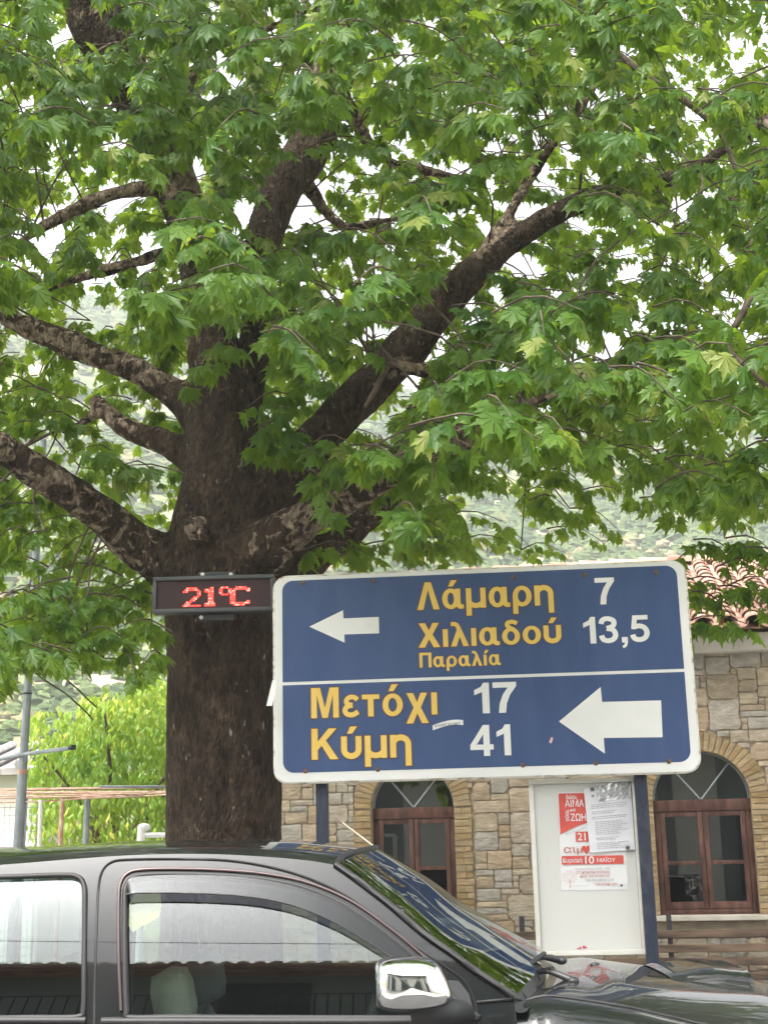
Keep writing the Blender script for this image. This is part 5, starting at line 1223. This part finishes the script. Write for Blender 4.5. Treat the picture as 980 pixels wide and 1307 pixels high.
# smoked rain deflector over the front door glass
U = [(161, 1140), (163, 1127), (172, 1119.5), (230, 1116.5), (290, 1118), (340, 1123.5), (390, 1135), (440, 1156), (490, 1190), (530, 1223), (566, 1257)]
Lw = [(161.2, 1142), (166, 1141), (178, 1140), (232, 1140), (288, 1142), (336, 1147), (384, 1159), (432, 1180), (480, 1209), (522, 1237), (564, 1260)]
u3, l3 = to3(U, 50, off=.020), to3(Lw, 50, off=.034); g = MB(); g.grid([l3, u3]); df = P(g, 'rain_deflector', 'visor', 60)
g = MB(); g.tube(l3, .0028, 6); P(g, 'deflector_lip', 'rubber', 60, df)
# belt moulding
bel = [(sd_(x, 1303, .004)) for x in (-250, -100, 0, 60, 110)]; bel2 = [sd_(x, 1304, .004) for x in (130, 250, 400, 520, 600)]
g = both(lambda mb: (mb.tube(bel, .013, 8), mb.tube(bel2, .013, 8))); P(g, 'belt_moulding', 'rubber', 60)
# hood, fender, cowl
def Ygap(px, py): return at(px, py, 4.36)
gap_px = [(666, 1277), (698, 1270), (750, 1276), (808, 1286), (890, 1305)]
gap3 = [Ygap(*q) for q in gap_px]; dx_ = gap3[-1] - gap3[-2]
gap3 += [gap3[-1] + V((.22, 0, -.045)), gap3[-1] + V((.42, 0, -.105)), gap3[-1] + V((.52, .02, -.20))]
gap = spline(gap3, 40)
sil_px = [(733, 1234), (760, 1228.5), (825, 1236), (890, 1241.5), (940, 1245), (980, 1255)]
cr3 = [at(x, y, 5.15) for x, y in sil_px]
crx = [p.x for p in cr3] + [cr3[-1].x + .12, cr3[-1].x + .25]; crz = [p.z for p in cr3] + [cr3[-1].z - .035, cr3[-1].z - .15]
rows = []
for i, p in enumerate(gap):
    row = []; f = 1 - i / (len(gap) - 1)
    for k in range(31):
        t = -1 + 2 * k / 30; x = p.x + .14 * (1 - t * t) * max(0, f * 1.15 - .15) + .16 * (1 - t * t) * (1 - f)
        zc = np.interp(x, crx, crz); zc = max(zc, p.z + .02)
        row.append(V((x, YC + t * (YC - p.y), p.z + (zc - p.z) * (1 - abs(t) ** 2.3) ** .75)))
    rows.append(row)
g = MB(); g.grid(rows); hood_rows = rows; hood = P(g, 'hood', 'paint', 60)
g = both(lambda mb: mb.tube([p + V((0, -.004, -.002)) for p in gap], .0055, 6)); P(g, 'hood_gap', 'rubber', 60, hood)
# fender top and side
def fender(mb):
    rows = []
    sx = [p.x for p in gap]
    for i, p in enumerate(gap):
        row = []; ye = YS - .02 if i > 3 else YS; zlow = .84 if True else 0
        for k in range(17):
            a = k / 16 * pi / 2; row.append(V((p.x - (.03 if i == 0 else 0), p.y - .008 - (p.y - .008 - ye) * sin(a), p.z - .004 - .12 * (1 - cos(a)) ** 1.2)))
        rows.append(row + [V((p.x - (.03 if i == 0 else 0), side_y(.80) - .01, .84))])
    mb.grid(rows)
P(both(fender), 'fender', 'paint', 60)
g = both(lambda mb: mb.tube([sd_(608, 1279, .002), sd_(630, 1277, .004), sd_(656, 1274.5, .006), Ygap(668, 1277)], .004, 6)); P(g, 'fender_gap', 'rubber', 60)
zlo = lambda x: 0
# lower sides with wheel arches
front = [(xf + .02, .42)] + wheel_arch(XFW) + [(XNOSE, .42), (XNOSE + .02, .84), (xf + .02, .84)]
P(both(lambda mb: sheet_xz(mb, front, [], side_y, .06)), 'front_wing', 'paint', 50)
bed = [(XTAIL, .50)] + wheel_arch(XRW) + [(xrear - .03, .42), (xrear - .03, 1.16), (XTAIL, 1.16)]
P(both(lambda mb: sheet_xz(mb, bed, [], side_y, .08)), 'bed_side', 'paint', 50)
g = MB(); y0, y1 = YS + .02, 2 * YC - YS - .02
g.box(((XTAIL + xrear) / 2, YC, .72), (xrear - XTAIL - .06, y1 - y0 - .1, .05)); g.box((XTAIL + .03, YC, .83), (.05, y1 - y0, .66), bev=.015); g.box((xrear - .05, YC, .83), (.03, y1 - y0, .62))
for s_ in (y0 + .03, y1 - .03): g.box(((XTAIL + xrear) / 2, s_, 1.15), (xrear - XTAIL - .06, .07, .035), bev=.01)
P(g, 'cargo_bed', 'paint')
# back of the cab with its window
zr0 = RF[0][1]; g = MB(); ya, yb = side_y(zr0), side_y(ZB)
def bp_(t, z): return V((xrear + .0, YC + t * (YC - side_y(z)), z))
for z0, z1 in ((.5, 1.14), (1.52, zr0)): g.grid([[bp_(-1, z0), bp_(1, z0)], [bp_(-1, z1), bp_(1, z1)]])
for t0, t1 in ((-1, -.82), (.82, 1)): g.grid([[bp_(t0, 1.14), bp_(t1, 1.14)], [bp_(t0, 1.52), bp_(t1, 1.52)]])
P(g, 'cab_back', 'paint')
g = MB(); g.grid([[bp_(-.82, 1.14), bp_(.82, 1.14)], [bp_(-.82, 1.52), bp_(.82, 1.52)]]); P(g, 'rear_window', 'carglass_rear')
# nose: grille, lamps, bumper
g = MB(); g.box((XNOSE - .20, YC, .845), (.58, 1.68, .31), bev=.05); P(g, 'nose_panel', 'paint')
g = MB(); g.box((XNOSE + .10, YC, .86), (.06, .84, .17), bev=.02)
for k in range(3): g.box((XNOSE + .135, YC, .81 + .05 * k), (.02, .80, .018), bev=.005)
P(g, 'grille', 'chrome')
for s_ in (-1, 1):
    g = MB(); g.box((XNOSE + .07, YC + s_ * .62, .87), (.14, .34, .17), bev=.05); P(g, 'headlight', 'clear')
g = MB(); g.box((XNOSE + .07, YC, .56), (.26, 1.76, .30), bev=.07); P(g, 'bumper', 'paint')
g = MB(); g.box((XTAIL - .07, YC, .55), (.12, 1.6, .14), bev=.03); P(g, 'rear_bumper', 'chrome')
for s_ in (-1, 1):
    g = MB(); g.box((XTAIL + .0, YC + s_ * .82, .98), (.07, .12, .34), bev=.02); P(g, 'tail_light', 'red')
g = MB(); g.box(((xrear + xf) / 2, YC, .46), (xf - xrear + 1.5, 1.5, .12)); g.box(((XTAIL + XNOSE) / 2, YC, .48), (4.6, .8, .12)); P(g, 'floor', 'interior')
for wx in (XFW, XRW):
    for s_ in (-1, 1):
        wy = YC + s_ * .76; g = MB(); prof = [(.20, -.11), (.33, -.125), (.37, -.105), (.378, 0), (.37, .105), (.33, .125), (.20, .11)]
        g.grid([[V((wx + r_ * cos(a), wy + d, .378 + r_ * sin(a))) for r_, d in prof] for a in np.linspace(0, 2 * pi, 41)]); wh = P(g, 'wheel', 'rubber', 50)
        g = MB(); yo = wy + s_ * .07
        for k in range(6):
            a = k * pi / 3; g.prism([(wx + .05 * cos(a - .5), yo, .378 + .05 * sin(a - .5)), (wx + .215 * cos(a - .13), yo, .378 + .215 * sin(a - .13)), (wx + .215 * cos(a + .13), yo, .378 + .215 * sin(a + .13)), (wx + .05 * cos(a + .5), yo, .378 + .05 * sin(a + .5))], (0, s_ * .03, 0))
        g.tube([(wx + .215 * cos(a), yo, .378 + .215 * sin(a)) for a in np.linspace(0, 2 * pi, 32, endpoint=False)], .018, 6, closed=True); g.tube([(wx, yo - .02, .378), (wx, yo + .03 * s_, .378)], .065, 14)
        P(g, 'rim', 'rim', 40, wh)
        g = MB(); g.grid([[V((wx + .46 * cos(a), wy - s_ * .14, .40 + .46 * sin(a))), V((wx + .46 * cos(a), wy + s_ * .11, .40 + .46 * sin(a)))] for a in np.linspace(-.1, pi + .1, 20)]); P(g, 'wheel_arch', 'rubber', 60)
# cowl: black scuttle panel between screen and hood, wipers
bot = wr[-1]; rear_h = rows[0]
g = MB(); cr_ = []
for f in np.linspace(0, 1, 7):
    cr_.append([V((b.x + (h.x - b.x) * f - .02 * (1 - f), b.y, b.z + (h.z - b.z) * f - .014 - .016 * sin(pi * f))) for b, h in zip([bot[int(round(k * 24 / 30))] for k in range(31)], rear_h)])
g.grid(cr_); cowl = P(g, 'scuttle_panel', 'plastic', 60)
g = MB(); g.tube([p + V((-.004, 0, .003)) for p in rear_h], .009, 6); P(g, 'hood_seal', 'rubber', 60, cowl)
for (a, b, c) in (((716, 1226), (690, 1222), (628, 1264)), ((731, 1252), (700, 1240), (640, 1252))):
    Ya, Yb, Yc = (4.72, 4.66, 4.40) if a[0] < 720 else (4.62, 4.66, 4.95)
    p0, p1, p2 = at(*a, Ya) , at(*b, Yb), at(*c, Yc)
    g = MB(); g.tube(spline([p0, p1, p1.lerp(p2, .35)], 8), [.012, .012, .011, .009, .008, .007, .007, .006], 8); g.ball(p0, (.02, .02, .014)); wp = P(g, 'wiper', 'plastic', 50)
    g = MB(); g.tube([p1.lerp(p2, -.05) + V((.005, 0, .008)), p2 + V((.008, 0, .004))], .008, 6); P(g, 'wiper_blade', 'rubber', 50, wp)
# washer nozzles
for px, py in ((759, 1231), (758, 1249)):
    p = at(px, py, 5.1 if py < 1240 else 4.75); g = MB(); g.ball(p, (.018, .014, .008)); P(g, 'washer_nozzle', 'plastic', 60, hood)
# hood scoop
def on_hood(px, py):
    best = None
    for r_ in hood_rows:
        for q in r_:
            a, b = pix(q); d = (a - px) ** 2 + (b - py) ** 2
            if best is None or d < best[0]: best = (d, q)
    return best[1]
sx0 = at(846, 1240, 4.95).x; sx1 = at(962, 1262, 4.8).x
def hz(x, y):
    t = (y - YC) / (YC - 4.36); bestz = None
    r_ = min(hood_rows, key=lambda rr: abs(rr[15].x - x)); c_ = min(r_, key=lambda q: abs(q.y - y)); return c_.z
yn, yf_ = YC - .30, YC + .30; rws = []
for i in range(15):
    f = i / 14; x = sx0 + (sx1 - sx0) * f; row = []; hgt = .010 + .040 * min(1, f * 1.6) ** .8
    for k in range(25):
        t = -1 + 2 * k / 24; y = YC + t * .30 * (.86 + .14 * f); e = (1 - abs(t) ** 7) ** .5
        row.append(V((x - .05 * (1 - e) * 0, y, hz(x, y) - .006 + hgt * e)))
    rws.append(row)
g = MB(); g.grid(rws); last = rws[-1]
sc_ = P(g, 'hood_scoop', 'paint', 50, hood)
# the scoop's dark mouth, and a black strip painting the shade along its side
g = MB(); g.grid([[V((q.x - .02, q.y, q.z - .003)) for q in last], [V((q.x - .01, q.y, hz(q.x, q.y) - .004)) for q in last]]); sidek = [(rws[i][1] + V((0, -.004, .0)), V((rws[i][1].x, rws[i][1].y - .010, hz(rws[i][1].x, rws[i][1].y) + .001))) for i in range(3, 15)]
g.grid([[a for a, b in sidek], [b for a, b in sidek]]); P(g, 'scoop_mouth_and_side_shade', 'rubber', 50, hood)
# chrome door mirror
mo = [(478, 1244), (480, 1233), (488, 1227), (505, 1224), (530, 1223.5), (548, 1226), (560, 1233), (569, 1247), (576, 1264), (577.5, 1274), (573, 1283), (560, 1288), (535, 1291.5), (505, 1292), (486, 1289), (479, 1282), (477, 1262)]
Ym = 3.99; ml = [at(x, y, Ym) for x, y in mo]; mc = sum(ml, V()) / len(ml); ml = spline(ml, 48, True)
rws = []
for f, d in ((1.0, .085), (1.005, .05), (.995, .02), (.965, -.005), (.90, -.026), (.78, -.040), (.55, -.050), (.28, -.055), (.02, -.056)): rws.append([mc + (p - mc) * f + V((.0, d, 0)) for p in ml])
mirror = empty  # (kept as a part of the truck below)
g = MB(); g.grid(rws, closed_u=True, flip=False); mh = P(g, 'door_mirror', 'chrome', 60)
g = MB(); g.grid([[mc + (p - mc) * .97 + V((0, .084, 0)) for p in ml], [mc + (p - mc) * .5 + V((0, .10, 0)) for p in ml], [mc + V((0, .10, 0)) for p in ml]], closed_u=True)
b0 = at(560, 1283, 4.06); b1 = sd_(590, 1290); b2 = sd_(597, 1262)
g.tube(spline([mc + V((0, .06, -.09)), b0 + V((0, 0, -.02)), b1 + V((0, 0, -.01))], 8), [.035, .04, .042, .042, .042, .042, .042, .04], 10)
P(g, 'mirror_base', 'plastic', 60, mh)
# sail panel at the front corner of the door glass
sp_ = [sd_(x, y, .006) for x, y in ((560, 1250), (585, 1252), (598, 1268), (604, 1290), (604, 1302), (560, 1302))]; g = MB(); g.prism(sp_, (0, -.006, 0)); P(g, 'sail_panel', 'plastic', 30)
# door handles
for px in (205, -150):
    p = sd_(px, 1345, .0); g = MB(); g.box(p + V((0, -.03, 0)), (.20, .03, .035), bev=.012); P(g, 'door_handle', 'chrome')
# pillar aerial on the far side
e0, e1 = at(516, 1110, 5.78), at(437, 1050, 5.80); g = MB(); g.tube([e0, e1], [.0042, .0034], 6); P(g, 'aerial', 'cream', 60); 
# cabin: seats, dash, wheel
def seat(x, y, wid=.50, rec=.24, hgt=.56, zc=.76):
    g = MB(); g.box((x + .22, y, .70), (.50, wid, .15), bev=.05)
    Mx = Matrix.Rotation(-rec, 3, 'Y'); g.box((x - .06, y, zc), (.13, wid, hgt), Mx, bev=.06); return g
xd = at(225, 1270, 4.75).x
for y, m in ((4.68, 1), (5.48, 0)):
    st_o = P(seat(xd + .07, y), 'seat', 'seat', 50)
    g = MB(); hp = at(224, 1270, 4.7); g.box((hp.x, y, hp.z - .01), (.125, .25, .20), Matrix.Rotation(-.2, 3, 'Y'), bev=.058); P(g, 'headrest', 'cream' if m else 'seat', 60, st_o)
    g = MB(); g.tube([(hp.x - .01, y - .05, hp.z - .3), (hp.x, y - .05, hp.z)], .008, 6); g.tube([(hp.x - .01, y + .05, hp.z - .3), (hp.x, y + .05, hp.z)], .008, 6); P(g, 'headrest_post', 'chrome', 60, st_o)
P(seat(xd - .95, YC, 1.40), 'rear_seat', 'seat', 50)
g = MB(); g.box((xf - .18, YC, 1.02), (.50, 1.52, .20), bev=.06); g.box((xf - .30, YC, .80), (.36, 1.5, .3), bev=.04); P(g, 'dashboard', 'interior', 50)
g = MB(); wc = V((xf - .48, 4.66, 1.02)); Mw = Matrix.Rotation(R(-65), 3, 'Y'); g.tube([wc + Mw @ V((.18 * cos(a), .18 * sin(a), 0)) for a in np.linspace(0, 2 * pi, 28, endpoint=False)], .015, 8, closed=True); g.tube([wc + Mw @ V((0, -.17, 0)), wc + Mw @ V((0, .17, 0))], .018, 8); g.tube([wc, wc + V((.25, 0, -.12))], .03, 8); P(g, 'steering_wheel', 'plastic', 50)
g = MB(); g.grid([[V((p.x, p.y + .04 * (1 if p.y < YC else -1), p.z - .035)) for p in r_[2:31]] for r_ in roof_rows[2:37]]); P(g, 'headliner', 'interior', 60)
# seat belt strap
g = MB(); p0, p1 = sd_(186, 1130, -.10), at(300, 1290, 4.55); s0 = at(330, 1235, 4.5)
for q in (sd_(160, 1180, -.09),): g.grid([[q + V((-.02, .10, .14)), q + V((.02, .10, .14))], [q + V((-.02, .03, -.5)), q + V((.02, .03, -.5))]])
P(g, 'seat_belt', 'interior', 60)
# folded yellow-white paper hanging inside the front door glass
pp = [(172, 1138), (205, 1137), (206, 1158), (203, 1170), (190, 1178), (178, 1184), (170, 1190), (163, 1180), (161.5, 1165)]
pq = [sd_(x, y, -.035) for x, y in pp]; g = MB(); g.prism(pq, (0, .004, 0)); g.build('hanging_paper', M['yellowpaper'], smooth=30, label='yellow and white folded paper hanging inside the front door window', cat='paper')
# wire mirrored in the glass: an overhead cable on the near side of the street -----------
g = MB(); a, b = V((-9, -2.2, 6.7)), V((9, -3.4, 5.4)); m_ = (a + b) / 2 + V((0, 0, -.35)); g.tube(spline([a, m_, b], 24), .012, 6)
g.build('service_cable', M['cable'], smooth=60, label='sagging service cable strung across the near side of the street', cat='cable')

# ================================================================== the house across the street (seen only mirrored in the truck's glass)
M['streetwall'] = mat('street_render', (0.20, 0.235, 0.23), .9, c2=(.26, .30, .29), scale=1)
hb = empty('street_house', (0, -7.5, .11), 'tile-roofed house with balcony railing mirrored in the truck windows', 'house')
EZ = 6.3
g = MB(); g.box((-2.5, -9.0, EZ / 2), (17, 5.0, EZ)); g.build('wall', M['streetwall'], hb)
g = MB(); g.prism([(-11.6, -5.5, EZ - .02), (-11.6, -5.5, EZ + .12), (-11.6, -9, EZ + 1.4), (-11.6, -12.4, EZ + .12), (-11.6, -12.4, EZ - .02)], (18.2, 0, 0)); hr = g.build('roof', M['tile'], hb)
g = MB()
for k in range(101): x = -11.5 + k * .18; g.tube([(x, -5.42, EZ + .11), (x, -9, EZ + 1.42)], .058 + .012 * random.random(), 8, a=random.random())
g.build('roof_tiles', M['tile'], hr, smooth=60)
g = MB(); g.box((-2.5, -5.95, 3.9), (17, 1.1, .16)); bal = g.build('balcony', M['whitewash'], hb)
g = MB(); x = -10.9
while x < 5.9: g.tube([(x, -5.45, 3.98), (x, -5.45, 4.95)], .010, 5); x += .13
g.tube([(-11, -5.45, 4.97), (6, -5.45, 4.97)], .022, 6); g.build('railing', M['iron'], bal)
for x in (-8.5, -5.2, -1.6, 1.8, 4.6):
    g = MB(); g.box((x, -6.48, 4.95), (1.0, .06, 1.9)); g.build('shutter', M['shutter'], hb)
    g = MB(); g.box((x, -6.40, 1.25), (1.1, .06, 2.2)); g.build('shop_door', M['shutter'], hb)

for x, w_ in ((-9.6, 1.6), (-6.6, 1.2), (-3.2, 1.9), (.3, 1.1), (2.4, .5), (3.5, .9), (5.4, 1.2)):
    g = MB(); g.box((x, -6.46, 1.85), (w_, .06, 3.7)); g.build('shop_front', M['whitewash'], hb)
hb.rotation_euler.z = R(-9)
# ================================================================== air: thin haze over the valley
g = MB(); g.box((0, 200, 95), (1300, 1040, 200)); vm = bpy.data.materials.new('haze'); vm.use_nodes = True; vn = vm.node_tree; vn.nodes.clear()
vo_ = vn.nodes.new('ShaderNodeOutputMaterial'); vp = vn.nodes.new('ShaderNodeVolumePrincipled'); vp.inputs['Color'].default_value = (.93, .95, .97, 1); vp.inputs['Density'].default_value = 0.0018; vp.inputs['Anisotropy'].default_value = 0.2
vn.links.new(vp.outputs[0], vo_.inputs['Volume']); g.build('haze', vm, kind='stuff')
